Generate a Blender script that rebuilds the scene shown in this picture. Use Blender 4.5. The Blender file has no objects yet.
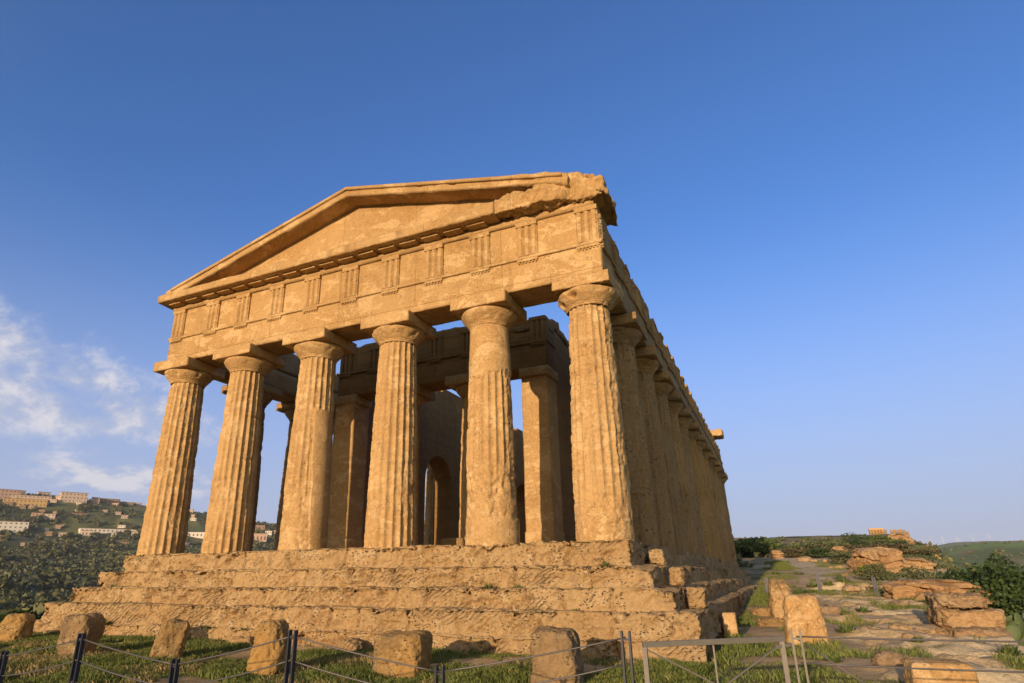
import bpy, math, random
import numpy as np
random.seed(5)
rng = np.random.default_rng(5)
SC = bpy.context.scene
COL = SC.collection
rad = math.radians

# ------------------------------------------------------------------ camera
EYE = np.array([3.739, -14.962, -0.748])
YAW, PITCH, ROLL = rad(-24.816), rad(19.266), rad(-0.499)
cd = bpy.data.cameras.new('camera')
cam = bpy.data.objects.new('camera', cd); COL.objects.link(cam)
cd.sensor_width = 36.0
cd.lens = 604.72 / 1024 * 36.0
cd.shift_x = 28.06 / 1024
cd.shift_y = 22.10 / 1024
cd.clip_start = 0.1; cd.clip_end = 30000
from mathutils import Matrix, Vector
def cam_axes():
    cy, sy, cp, sp = math.cos(YAW), math.sin(YAW), math.cos(PITCH), math.sin(PITCH)
    F = np.array([sy*cp, cy*cp, sp]); r0 = np.array([cy, -sy, 0.0]); u0 = np.cross(r0, F)
    r = r0*math.cos(ROLL) + u0*math.sin(ROLL); u = -r0*math.sin(ROLL) + u0*math.cos(ROLL)
    return F, r, u
F_, R_, U_ = cam_axes()
M = Matrix.Identity(4)
for i in range(3):
    M[i][0] = R_[i]; M[i][1] = U_[i]; M[i][2] = -F_[i]; M[i][3] = EYE[i]
cam.matrix_world = M
SC.camera = cam

# ------------------------------------------------------------------ light
SUN_AZ = rad(3.0)      # sun stands behind the photographer, a little to the left
SUN_EL = rad(9.0)
sd = bpy.data.lights.new('sun', 'SUN')
sun = bpy.data.objects.new('sun', sd); COL.objects.link(sun)
sd.energy = 4.1; sd.angle = rad(0.5); sd.color = (1.0, 0.735, 0.46)
to_sun = Vector((-math.sin(SUN_AZ)*math.cos(SUN_EL), -math.cos(SUN_AZ)*math.cos(SUN_EL), math.sin(SUN_EL)))
sun.rotation_euler = to_sun.to_track_quat('Z', 'Y').to_euler()
sun.location = (0, -40, 30)

W = bpy.data.worlds.new('World'); SC.world = W; W.use_nodes = True
nt = W.node_tree; nt.nodes.clear()
def N(t, tree=None, **k):
    n = (tree or nt).nodes.new(t)
    for a, b in k.items(): setattr(n, a, b)
    return n
L = nt.links.new
out = N('ShaderNodeOutputWorld'); bg = N('ShaderNodeBackground'); L(bg.outputs[0], out.inputs[0])
sky = N('ShaderNodeTexSky', sky_type='NISHITA')
sky.sun_disc = False
sky.sun_elevation = SUN_EL
sky.sun_rotation = math.pi + SUN_AZ
sky.altitude = 100; sky.air_density = 1.0; sky.dust_density = 0.6; sky.ozone_density = 2.0
SKY_STRENGTH = 0.15
bg.inputs[1].default_value = SKY_STRENGTH
def math_node(op, a, b=None, c=None, tree=None, clamp=False):
    n = N('ShaderNodeMath', tree, operation=op); n.use_clamp = clamp
    lk = (tree or nt).links.new
    for i, v in enumerate((a, b, c)):
        if v is None: continue
        if isinstance(v, (int, float)): n.inputs[i].default_value = v
        else: lk(v, n.inputs[i])
    return n.outputs[0]
tc = N('ShaderNodeTexCoord'); sep = N('ShaderNodeSeparateXYZ'); L(tc.outputs['Generated'], sep.inputs[0])
dx, dy, dz = sep.outputs
# clouds: drawn on a flat layer high above (direction divided by its height)
den = math_node('ADD', math_node('MAXIMUM', dz, 0.0), 0.12)
px = math_node('DIVIDE', dx, den); py = math_node('DIVIDE', dy, den)
cmb = N('ShaderNodeCombineXYZ'); L(px, cmb.inputs[0]); L(py, cmb.inputs[1])
n1 = N('ShaderNodeTexNoise'); n1.inputs['Scale'].default_value = 8.0; n1.inputs['Detail'].default_value = 13; n1.inputs['Roughness'].default_value = 0.64; n1.inputs['Distortion'].default_value = 0.25
cmap = N('ShaderNodeMapping'); cmap.inputs['Scale'].default_value = (1, 1, 1.35); cmap.inputs['Location'].default_value = (.2, .5, .1); L(tc.outputs['Generated'], cmap.inputs[0]); L(cmap.outputs[0], n1.inputs['Vector'])
azm = math_node('ARCTAN2', dx, dy)
elv = math_node('ARCSINE', dz)
def sstep(v, a, b):
    n = N('ShaderNodeMapRange', interpolation_type='SMOOTHSTEP'); n.inputs[1].default_value = a; n.inputs[2].default_value = b
    L(v, n.inputs[0]); return n.outputs[0]
m_az = sstep(azm, rad(-36), rad(-54))
m_up = math_node('MULTIPLY', sstep(math_node('ADD', elv, math_node('MULTIPLY', math_node('ADD', azm, rad(65)), 0.38)), rad(24), rad(17)), sstep(elv, rad(7.5), rad(12)))
m_lo = sstep(elv, rad(4), rad(9))
thr = math_node('MULTIPLY', math_node('MULTIPLY', m_az, m_up), 0.385)
n3 = N('ShaderNodeTexNoise'); n3.inputs['Scale'].default_value = 24; n3.inputs['Detail'].default_value = 10; n3.inputs['Roughness'].default_value = 0.62; L(cmap.outputs[0], n3.inputs['Vector'])
tex = math_node('ADD', math_node('MULTIPLY', n1.outputs['Fac'], 0.62), math_node('MULTIPLY', n3.outputs['Fac'], 0.46))
dens = sstep(math_node('ADD', tex, thr), 0.76, 1.0)
dens = math_node('MULTIPLY', math_node('MULTIPLY', dens, m_az), m_up)
# low cumulus bank above the hill town: direction noise
n2 = N('ShaderNodeTexNoise'); n2.inputs['Scale'].default_value = 13; n2.inputs['Detail'].default_value = 11; n2.inputs['Roughness'].default_value = 0.6
mp = N('ShaderNodeMapping'); mp.inputs['Scale'].default_value = (1, 1, 2.2); L(tc.outputs['Generated'], mp.inputs[0]); L(mp.outputs[0], n2.inputs['Vector'])
bank = math_node('MULTIPLY', sstep(elv, rad(5.4), rad(7.0)), sstep(elv, rad(11.0), rad(8.0)))
bank = math_node('MULTIPLY', bank, math_node('MULTIPLY', sstep(azm, rad(-40), rad(-52)), sstep(azm, rad(-66), rad(-60))))
bank_d = math_node('MULTIPLY', sstep(math_node('ADD', n2.outputs['Fac'], math_node('MULTIPLY', bank, 0.16)), 0.58, 0.76), bank)
dens = math_node('MAXIMUM', dens, bank_d)
dens = math_node('MULTIPLY', dens, 0.92)
# cloud colour: thick parts white-pink, thin parts lavender grey
ccol = N('ShaderNodeMix', data_type='RGBA'); L(math_node('MAXIMUM', sstep(tex, 0.50, 0.66), math_node('MULTIPLY', bank_d, 0.8)), ccol.inputs[0])
K = 0.77/SKY_STRENGTH
ccol.inputs[6].default_value = (0.47*K, 0.51*K, 0.66*K, 1); ccol.inputs[7].default_value = (0.74*K, 0.72*K, 0.76*K, 1)
# clear sky: Nishita, with a lavender lift near the horizon
tint = N('ShaderNodeMix', data_type='RGBA', blend_type='MULTIPLY'); tint.inputs[0].default_value = 1.0
tcol = N('ShaderNodeMix', data_type='RGBA'); L(sstep(dy, -0.25, 0.35), tcol.inputs[0])
tcol.inputs[6].default_value = (1.45, 1.15, 0.85, 1); tcol.inputs[7].default_value = (0.53, 0.79, 1.28, 1)
L(sky.outputs[0], tint.inputs[6]); L(tcol.outputs[2], tint.inputs[7])
# evening belt of lavender air low in the sky opposite the sun
belt = N('ShaderNodeMix', data_type='RGBA')
L(math_node('MULTIPLY', math_node('POWER', sstep(elv, rad(36), rad(0)), 1.5), math_node('MULTIPLY', sstep(dy, -0.3, 0.4), 0.92)), belt.inputs[0])
L(tint.outputs[2], belt.inputs[6]); belt.inputs[7].default_value = (0.43*K, 0.46*K, 0.64*K, 1)
SKY_TINT = tint
mixc = N('ShaderNodeMix', data_type='RGBA'); L(dens, mixc.inputs[0]); L(belt.outputs[2], mixc.inputs[6]); L(ccol.outputs[2], mixc.inputs[7])
L(mixc.outputs[2], bg.inputs[0])

SC.view_settings.view_transform = 'Standard'; SC.view_settings.look = 'None'
SC.view_settings.exposure = 0.42; SC.view_settings.gamma = 1.0
SC.view_settings.use_curve_mapping = False
HAZE_DENSITY = 0.00006
SC.cycles.max_bounces = 5; SC.cycles.diffuse_bounces = 3; SC.cycles.volume_bounces = 0
SC.cycles.transparent_max_bounces = 8

# ------------------------------------------------------------------ noise
def _h(ix, iy, iz, s):
    h = (ix.astype(np.int64)*374761393 + iy.astype(np.int64)*668265263 + iz.astype(np.int64)*2147483647 + s*1274126177) & 0xFFFFFFFF
    h = ((h ^ (h >> 13)) * 1274126177) & 0xFFFFFFFF
    h = ((h ^ (h >> 16)) * 2246822519) & 0xFFFFFFFF
    return ((h ^ (h >> 15)) & 0xFFFFFF) / float(0xFFFFFF)
def vnoise(P, s=0):
    P = np.asarray(P, float); i = np.floor(P); f = P - i; u = f*f*f*(f*(f*6-15)+10)
    ix, iy, iz = i[:, 0], i[:, 1], i[:, 2]; r = 0
    for a in (0, 1):
        wx = u[:, 0] if a else 1-u[:, 0]
        for b in (0, 1):
            wy = u[:, 1] if b else 1-u[:, 1]
            for c in (0, 1):
                wz = u[:, 2] if c else 1-u[:, 2]
                r = r + wx*wy*wz*_h(ix+a, iy+b, iz+c, s)
    return r*2-1
def fbm(P, scale=1.0, octv=4, s=0, gain=0.5):
    P = np.asarray(P, float)*scale; r = 0; a = 1.0; t = 0
    for k in range(octv):
        r = r + a*vnoise(P, s+k*17); t += a; a *= gain; P = P*2.03 + 11.7
    return r/t
def sm(v, a, b):
    t = np.clip((v-a)/(b-a), 0, 1); return t*t*(3-2*t)

# ------------------------------------------------------------------ mesh helpers
def link(o): COL.objects.link(o); return o
def mesh(name, V, F, mat=None, parent=None, smooth=True, loc=(0, 0, 0), attr=None):
    V = np.asarray(V, np.float32)
    me = bpy.data.meshes.new(name)
    if isinstance(F, np.ndarray):
        k = F.shape[1]; nf = len(F)
        me.vertices.add(len(V)); me.vertices.foreach_set('co', V.ravel())
        me.loops.add(nf*k); me.loops.foreach_set('vertex_index', F.astype(np.int32).ravel())
        me.polygons.add(nf); me.polygons.foreach_set('loop_start', np.arange(0, nf*k, k, dtype=np.int32))
        me.update(calc_edges=True); me.validate()
    else:
        me.from_pydata(V.tolist(), [], F); me.update()
    me.polygons.foreach_set('use_smooth', np.full(len(me.polygons), smooth)); 
    if attr is not None:
        a = me.color_attributes.new('gc', 'FLOAT_COLOR', 'POINT')
        a.data.foreach_set('color', np.concatenate([attr, np.ones((len(attr), 1))], 1).astype(np.float32).ravel())
    me.update()
    if mat: me.materials.append(mat)
    o = bpy.data.objects.new(name, me); link(o); o.location = loc
    if parent: o.parent = parent
    return o
def tag(o, label, cat, group=None):
    o['label'] = label; o['category'] = cat
    if group: o['group'] = group
    return o
def struct(o): o['kind'] = 'structure'; return o
def empty(name, loc=(0, 0, 0), label=None, cat=None, group=None, rz=0):
    o = bpy.data.objects.new(name, None); link(o); o.location = loc; o.rotation_euler = (0, 0, rz); o.empty_display_size = .2
    if label: tag(o, label, cat, group)
    return o
class MB:
    def __init__(s): s.V = []; s.F = []; s.n = 0
    def add(s, V, F):
        V = np.asarray(V, float); s.V.append(V); s.F += [tuple(int(i)+s.n for i in f) for f in F]; s.n += len(V); return s
    def box(s, x0, x1, y0, y1, z0, z1):
        V = [(x, y, z) for x in (x0, x1) for y in (y0, y1) for z in (z0, z1)]
        return s.add(V, [(0, 1, 3, 2), (4, 6, 7, 5), (0, 4, 5, 1), (2, 3, 7, 6), (0, 2, 6, 4), (1, 5, 7, 3)])
    def bar(s, a, b, w, d=None, up=(0, 0, 1)):
        a, b = np.array(a, float), np.array(b, float); d = d or w
        t = b-a; t /= np.linalg.norm(t); u = np.array(up, float)
        if abs(t@u) > .98: u = np.array([0, 1.0, 0])
        r = np.cross(t, u); r /= np.linalg.norm(r); u = np.cross(r, t)
        V = [p + sx*r*w/2 + sy*u*d/2 for p in (a, b) for sx, sy in ((-1, -1), (1, -1), (1, 1), (-1, 1))]
        return s.add(V, [(0, 3, 2, 1), (4, 5, 6, 7)] + [(i, (i+1) % 4, 4+(i+1) % 4, 4+i) for i in range(4)])
    def tube(s, pts, radius, n=6):
        pts = np.array(pts, float); k = len(pts); V = []
        rr = radius if hasattr(radius, '__len__') else [radius]*k
        for i in range(k):
            t = pts[min(i+1, k-1)]-pts[max(i-1, 0)]; t /= np.linalg.norm(t)
            u = np.array([0, 0, 1.0]) if abs(t[2]) < .95 else np.array([0, 1.0, 0])
            r = np.cross(t, u); r /= np.linalg.norm(r); u = np.cross(r, t)
            for j in range(n):
                a = 2*math.pi*j/n; V.append(pts[i]+rr[i]*(r*math.cos(a)+u*math.sin(a)))
        F = [(i*n+j, i*n+(j+1) % n, (i+1)*n+(j+1) % n, (i+1)*n+j) for i in range(k-1) for j in range(n)]
        F += [tuple(range(n))[::-1], tuple(range((k-1)*n, k*n))]
        return s.add(V, F)
    def build(s, name, mat, parent=None, smooth=False, loc=(0, 0, 0)):
        return mesh(name, np.concatenate(s.V), s.F, mat, parent, smooth, loc)
def lines(a, b, step):
    return np.linspace(a, b, max(2, int(round(abs(b-a)/step))+1))
def grid_box(xs, ys, zs):
    """closed box with gridded faces, coincident vertices merged; returns V, quads"""
    Vs, Fs, n = [], [], 0
    def face(A, B, fn, flip):
        nonlocal n
        a, b = np.meshgrid(A, B, indexing='ij'); V = fn(a.ravel(), b.ravel()); na, nb = len(A), len(B)
        i, j = np.meshgrid(np.arange(na-1), np.arange(nb-1), indexing='ij'); q = (i*nb+j).ravel()
        F = np.stack([q, q+nb, q+nb+1, q+1], 1)
        if flip: F = F[:, ::-1]
        Vs.append(V); Fs.append(F+n); n += len(V)
    full = np.full_like
    face(xs, zs, lambda a, b: np.stack([a, full(a, ys[0]), b], 1), False)
    face(xs, zs, lambda a, b: np.stack([a, full(a, ys[-1]), b], 1), True)
    face(ys, zs, lambda a, b: np.stack([full(a, xs[0]), a, b], 1), True)
    face(ys, zs, lambda a, b: np.stack([full(a, xs[-1]), a, b], 1), False)
    face(xs, ys, lambda a, b: np.stack([a, b, full(a, zs[0])], 1), True)
    face(xs, ys, lambda a, b: np.stack([a, b, full(a, zs[-1])], 1), False)
    V = np.concatenate(Vs); F = np.concatenate(Fs)
    key = np.round(V*1e4).astype(np.int64)
    _, idx, inv = np.unique(key, axis=0, return_index=True, return_inverse=True)
    return V[idx], inv.reshape(-1)[F]
def vnormals(V, F):
    n = np.cross(V[F[:, 2]]-V[F[:, 0]], V[F[:, 3]]-V[F[:, 1]])
    o = np.zeros_like(V)
    for k in range(F.shape[1]): np.add.at(o, F[:, k], n)
    # average direction per face, not per area, so that edges get a clean mitre
    l = np.linalg.norm(o, axis=1, keepdims=True); l[l == 0] = 1
    return o/l
def rough(x0, x1, y0, y1, z0, z1, res=.12, amp=.02, scale=1.5, s=0, fn=None):
    r3 = res if hasattr(res, '__len__') else (res, res, res)
    V, F = grid_box(lines(x0, x1, r3[0]), lines(y0, y1, r3[1]), lines(z0, z1, r3[2]))
    if fn: V0 = fn(V.copy())
    else: V0 = V
    n = vnormals(V0, F)
    d = fbm(V0, scale, 4, s)*amp - np.abs(fbm(V0, scale*4, 2, s+5))*amp*.7
    V1 = V0 + n*d[:, None]
    return V1, F
def join(parts):
    Vs, Fs, n = [], [], 0
    for V, F in parts: Vs.append(V); Fs.append(F+n); n += len(V)
    return np.concatenate(Vs), np.concatenate(Fs)

# ------------------------------------------------------------------ materials
def new_mat(name):
    m = bpy.data.materials.new(name); m.use_nodes = True; t = m.node_tree
    return m, t, t.nodes['Principled BSDF']
def noise(t, vec, scale, detail=6, rough_=.55, dist=0):
    n = N('ShaderNodeTexNoise', t); n.inputs['Scale'].default_value = scale; n.inputs['Detail'].default_value = detail
    n.inputs['Roughness'].default_value = rough_; n.inputs['Distortion'].default_value = dist
    t.links.new(vec, n.inputs['Vector']); return n.outputs['Fac']
def mrange(t, v, a, b, c=0.0, d=1.0):
    n = N('ShaderNodeMapRange', t, interpolation_type='SMOOTHSTEP')
    for i, x in enumerate((a, b, c, d)): n.inputs[1+i].default_value = x
    t.links.new(v, n.inputs[0]); return n.outputs[0]
def mixcol(t, f, a, b, mode='MIX'):
    n = N('ShaderNodeMix', t, data_type='RGBA', blend_type=mode)
    for sock, v in ((0, f), (6, a), (7, b)):
        if isinstance(v, (int, float)): n.inputs[sock].default_value = v
        elif isinstance(v, tuple): n.inputs[sock].default_value = (*v, 1)
        else: t.links.new(v, n.inputs[sock])
    return n.outputs[2]
def mapping(t, vec, scale=(1, 1, 1), rot=(0, 0, 0)):
    n = N('ShaderNodeMapping', t); n.inputs['Scale'].default_value = scale; n.inputs['Rotation'].default_value = rot
    t.links.new(vec, n.inputs[0]); return n.outputs[0]
def stone_mat(name, c0, c1, c2, dark=(.16, .10, .05), patch=None, grain=.20, tool=0, pit=.5, pit_scale=9, bump=.5, course=None, stain=.45, scale=1.0):
    m, t, b = new_mat(name)
    geo = N('ShaderNodeNewGeometry', t); v = geo.outputs['Position']
    f1 = noise(t, v, .55*scale, 6); f2 = noise(t, v, 2.6*scale, 7, .65); f3 = noise(t, v, 15*scale, 8, .75)
    c = mixcol(t, mrange(t, f1, .36, .64), c0, c1)
    c = mixcol(t, mrange(t, f2, .52, .68, 0, .75), c, c2)
    if patch:   # old plaster, with crisp ragged outlines
        pn = noise(t, mapping(t, v, (1, 1, 1.7)), 1.25, 7, .62, .6); c = mixcol(t, mrange(t, pn, .545, .575, 0, .85), c, patch)
        pn2 = noise(t, mapping(t, v, (1, 1, 1.4)), .8, 7, .6, .4); c = mixcol(t, mrange(t, pn2, .56, .62, 0, .35), c, (c1[0]*.8, c1[1]*.77, c1[2]*.75))
    # rain streaks and lichen
    sv = mapping(t, v, (2.2*scale, 2.2*scale, .35*scale))
    c = mixcol(t, mrange(t, noise(t, sv, 1.0, 6, .6), .55, .75, 0, stain), c, dark)
    hz = mapping(t, v, (1.1*scale, 1.1*scale, 9*scale)); f4 = noise(t, hz, 1.0, 6, .65); f5 = noise(t, v, 48*scale, 4, .7)
    c = mixcol(t, mrange(t, f4, .55, .70, 0, .45), c, c2); c = mixcol(t, mrange(t, f5, .52, .75, 0, .35), c, dark)
    oi = N('ShaderNodeObjectInfo', t); tv = N('ShaderNodeHueSaturation', t); t.links.new(mrange(t, oi.outputs['Random'], 0, 1, .86, 1.10), tv.inputs['Value'])
    t.links.new(mrange(t, oi.outputs['Random'], 0, 1, .88, 1.05), tv.inputs['Saturation']); t.links.new(c, tv.inputs['Color']); c = tv.outputs[0] if name in ('sandstone_flank', 'sandstone_block', 'bare_rock') else c
    # grain
    g = N('ShaderNodeMix', t, data_type='RGBA', blend_type='OVERLAY'); t.links.new(mrange(t, f1, .35, .65, grain*.5, grain*1.2), g.inputs[0])
    cr = N('ShaderNodeCombineColor', t); f3c = mrange(t, f3, .30, .70)
    for i in range(3): t.links.new(f3c, cr.inputs[i])
    t.links.new(c, g.inputs[6]); t.links.new(cr.outputs[0], g.inputs[7]); c = g.outputs[2]
    h = math_node('ADD', math_node('MULTIPLY', f3, .55, tree=t), math_node('MULTIPLY', f2, .7, tree=t), tree=t)
    h = math_node('ADD', h, math_node('MULTIPLY', f4, .30, tree=t), tree=t); h = math_node('ADD', h, math_node('MULTIPLY', f5, .22, tree=t), tree=t)
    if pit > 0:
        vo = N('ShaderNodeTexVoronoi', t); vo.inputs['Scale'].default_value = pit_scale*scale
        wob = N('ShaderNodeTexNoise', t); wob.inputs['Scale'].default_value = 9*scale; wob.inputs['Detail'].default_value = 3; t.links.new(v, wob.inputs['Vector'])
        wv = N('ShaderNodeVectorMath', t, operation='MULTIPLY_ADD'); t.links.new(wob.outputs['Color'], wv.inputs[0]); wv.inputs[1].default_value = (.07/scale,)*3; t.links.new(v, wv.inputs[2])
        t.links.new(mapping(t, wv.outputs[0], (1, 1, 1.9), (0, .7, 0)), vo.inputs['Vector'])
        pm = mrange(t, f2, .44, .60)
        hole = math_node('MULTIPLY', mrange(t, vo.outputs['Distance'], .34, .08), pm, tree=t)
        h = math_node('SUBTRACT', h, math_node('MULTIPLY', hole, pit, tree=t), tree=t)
        c = mixcol(t, math_node('MULTIPLY', hole, .8, tree=t), c, dark)  # shade of the pits put into the colour, so they read deeper
    if tool:    # slanting tool marks, in patches
        wa = N('ShaderNodeTexWave', t, wave_type='BANDS', bands_direction='Z'); wa.inputs['Scale'].default_value = 3.2; wa.inputs['Distortion'].default_value = 5; wa.inputs['Detail'].default_value = 3; wa.inputs['Detail Scale'].default_value = 1.6
        t.links.new(mapping(t, v, (1, 1, 1), (0, .62, 0)), wa.inputs['Vector'])
        wm = math_node('MULTIPLY', mrange(t, wa.outputs['Fac'], .60, .98), mrange(t, noise(t, mapping(t, v, (.55, .55, 1.1)), 1.3, 3), .53, .64), tree=t)
        h = math_node('SUBTRACT', h, math_node('MULTIPLY', wm, tool, tree=t), tree=t); c = mixcol(t, math_node('MULTIPLY', wm, .40, tree=t), c, dark)
    if course:
        # joints between the courses of blocks
        br = N('ShaderNodeTexBrick', t); br.inputs['Scale'].default_value = 1.0
        br.inputs['Brick Width'].default_value = course[0]; br.inputs['Row Height'].default_value = course[1]
        br.inputs['Mortar Size'].default_value = .012; br.inputs['Mortar Smooth'].default_value = .3
        br.inputs['Color1'].default_value = (1, 1, 1, 1); br.inputs['Color2'].default_value = (.82, .82, .82, 1); br.inputs['Mortar'].default_value = (.45, .4, .35, 1)
        s3 = N('ShaderNodeSeparateXYZ', t); t.links.new(v, s3.inputs[0])
        c3 = N('ShaderNodeCombineXYZ', t)
        t.links.new(math_node('ADD', s3.outputs[0], s3.outputs[1], tree=t), c3.inputs[0]); t.links.new(s3.outputs[2], c3.inputs[1])
        t.links.new(c3.outputs[0], br.inputs['Vector'])
        c = mixcol(t, .55, c, br.outputs['Color'], 'MULTIPLY')
        h = math_node('SUBTRACT', h, math_node('MULTIPLY', br.outputs['Fac'], .4, tree=t), tree=t)
    bp = N('ShaderNodeBump', t); bp.inputs['Strength'].default_value = min(1, bump*1.25); bp.inputs['Distance'].default_value = .10
    t.links.new(h, bp.inputs['Height']); t.links.new(bp.outputs[0], b.inputs['Normal'])
    hs_ = N('ShaderNodeHueSaturation', t); hs_.inputs['Saturation'].default_value = 1.0; hs_.inputs['Hue'].default_value = .500; hs_.inputs['Value'].default_value = 1.0; t.links.new(c, hs_.inputs['Color'])
    t.links.new(hs_.outputs[0], b.inputs['Base Color']); b.inputs['Roughness'].default_value = .95; b.inputs['Specular IOR Level'].default_value = .15
    return m
def plain_mat(name, c, rough_=.8, metal=0, var=.25, scale=3):
    m, t, b = new_mat(name)
    tcn = N('ShaderNodeTexCoord', t)
    f = noise(t, tcn.outputs['Object'], scale, 5, .6)
    cc = mixcol(t, f, tuple(x*(1-var) for x in c), tuple(min(1, x*(1+var)) for x in c))
    t.links.new(cc, b.inputs['Base Color']); b.inputs['Roughness'].default_value = rough_; b.inputs['Metallic'].default_value = metal
    b.inputs['Specular IOR Level'].default_value = .3
    return m
def leaf_mat(name, c0, c1, trans=.25):
    m, t, b = new_mat(name)
    geo = N('ShaderNodeNewGeometry', t)
    f = N('ShaderNodeAttribute', t); f.attribute_name = 'gc'
    c = mixcol(t, geo.outputs['Random Per Island'], c0, c1)
    t.links.new(c, b.inputs['Base Color']); b.inputs['Roughness'].default_value = .6; b.inputs['Specular IOR Level'].default_value = .25
    return m

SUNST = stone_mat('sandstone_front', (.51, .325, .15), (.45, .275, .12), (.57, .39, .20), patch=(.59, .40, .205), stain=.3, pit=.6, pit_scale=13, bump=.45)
ENTST = stone_mat('sandstone_entablature', (.49, .305, .135), (.44, .265, .11), (.57, .385, .19), patch=(.60, .40, .20), pit=.25, bump=.5, course=(2.9, 7.0), stain=.4)
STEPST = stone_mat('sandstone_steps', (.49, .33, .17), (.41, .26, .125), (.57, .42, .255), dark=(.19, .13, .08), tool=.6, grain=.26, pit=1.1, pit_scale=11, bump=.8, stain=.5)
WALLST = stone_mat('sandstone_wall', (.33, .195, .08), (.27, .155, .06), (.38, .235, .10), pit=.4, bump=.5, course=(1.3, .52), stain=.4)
FLANKST = stone_mat('sandstone_flank', (.47, .30, .14), (.40, .245, .11), (.53, .35, .17), dark=(.13, .085, .05), pit=.7, pit_scale=7, bump=.8, stain=.6)
BLOCKST = stone_mat('sandstone_block', (.42, .255, .10), (.27, .175, .085), (.50, .34, .17), dark=(.14, .11, .075), pit=.6, pit_scale=12, bump=.75, stain=.9)
ROCKST = stone_mat('bare_rock', (.44, .30, .17), (.36, .22, .11), (.50, .38, .25), dark=(.20, .14, .09), pit=.4, pit_scale=3, bump=.7, scale=.8)
FARROCK = stone_mat('cliff_rock', (.42, .28, .15), (.34, .20, .10), (.46, .33, .20), pit=0, bump=.8, scale=.25)
POSTM = plain_mat('painted_steel', (.035, .037, .052), .45, .3)
GATEM = plain_mat('galvanised_steel', (.165, .15, .135), .6, .3, .25, 8)
CABLEM = plain_mat('steel_cable', (.12, .11, .115), .5, .5)

# ------------------------------------------------------------------ terrain
def interp(x, xs, ys):
    return np.interp(x, xs, ys)
LAZ = np.array([-120, -75, -63, -58.9, -54, -48.4, -43.9, -38, -25, -10, -3, 10, 60])
LR = np.array([0, 20, 30, 60, 140, 300, 450, 700, 1000, 1300, 1700, 2600, 5500])
def _row(el):       # heights of the hillside whose skyline stands at el degrees, 1700 m away
    top = -.75 + 1700*math.tan(rad(el)); k = top/183.0
    return [-2.4, -2.4, -3.6, -8, -14, -19, -22, -10+2*k, 22*k, 70*k, top, top*.95, top*.6]
LH = np.array([_row(e) for e in (5, 5.8, 5.95, 5.9, 5.5, 5.0, 4.25, 3.6, 2.4, 1.6, 1.5, 1.3, 1.3)])
def table(az, r):
    az = np.clip(az, LAZ[0], LAZ[-1]); i = np.clip(np.searchsorted(LAZ, az)-1, 0, len(LAZ)-2); fa = (az-LAZ[i])/(LAZ[i+1]-LAZ[i])
    rr = np.clip(r, 0, LR[-1]); j = np.clip(np.searchsorted(LR, rr)-1, 0, len(LR)-2); fr = (rr-LR[j])/(LR[j+1]-LR[j])
    fr = fr*fr*(3-2*fr)*.4+fr*.6
    return (LH[i, j]*(1-fa)+LH[i+1, j]*fa)*(1-fr) + (LH[i, j+1]*(1-fa)+LH[i+1, j+1]*fa)*fr
def edge_right(y): return 5.5 + .150*np.maximum(y+15, 0) - np.minimum(np.maximum(y-60, 0)*.012, 2)
def parts_of(x, y):
    P2 = np.stack([x, y, np.zeros_like(x)], 1)
    dR = x - edge_right(y) + fbm(P2, .09, 3, 3)*np.clip(np.maximum(y+15, 0)*.05, .3, 8)
    eL = np.where(y < 45, -20.5, -20.5-(y-45)*.1)
    dL = eL - x + fbm(P2, .12, 3, 9)*1.5
    dL = np.where(y < -6, dL - 0, dL)
    return P2, dR, dL
def grassmask(x, y):
    P2 = np.stack([x, y, np.zeros_like(x)], 1)
    n = fbm(P2, .55, 5, 41) + .35*fbm(P2, 2.2, 3, 43)
    bias = np.where(x > 2.6, np.where(x > 4.6, -.08, .14), .30)
    bias = bias - .25*sm(x, 5.2, 7.5)*sm(y, 14, 2)
    strip = sm(x, 2.6, 3.0)*sm(x, 5.0, 4.4)
    bias = bias - .10*sm(y, 26, 34)
    return sm(n + bias, -.02, .22), n
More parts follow.
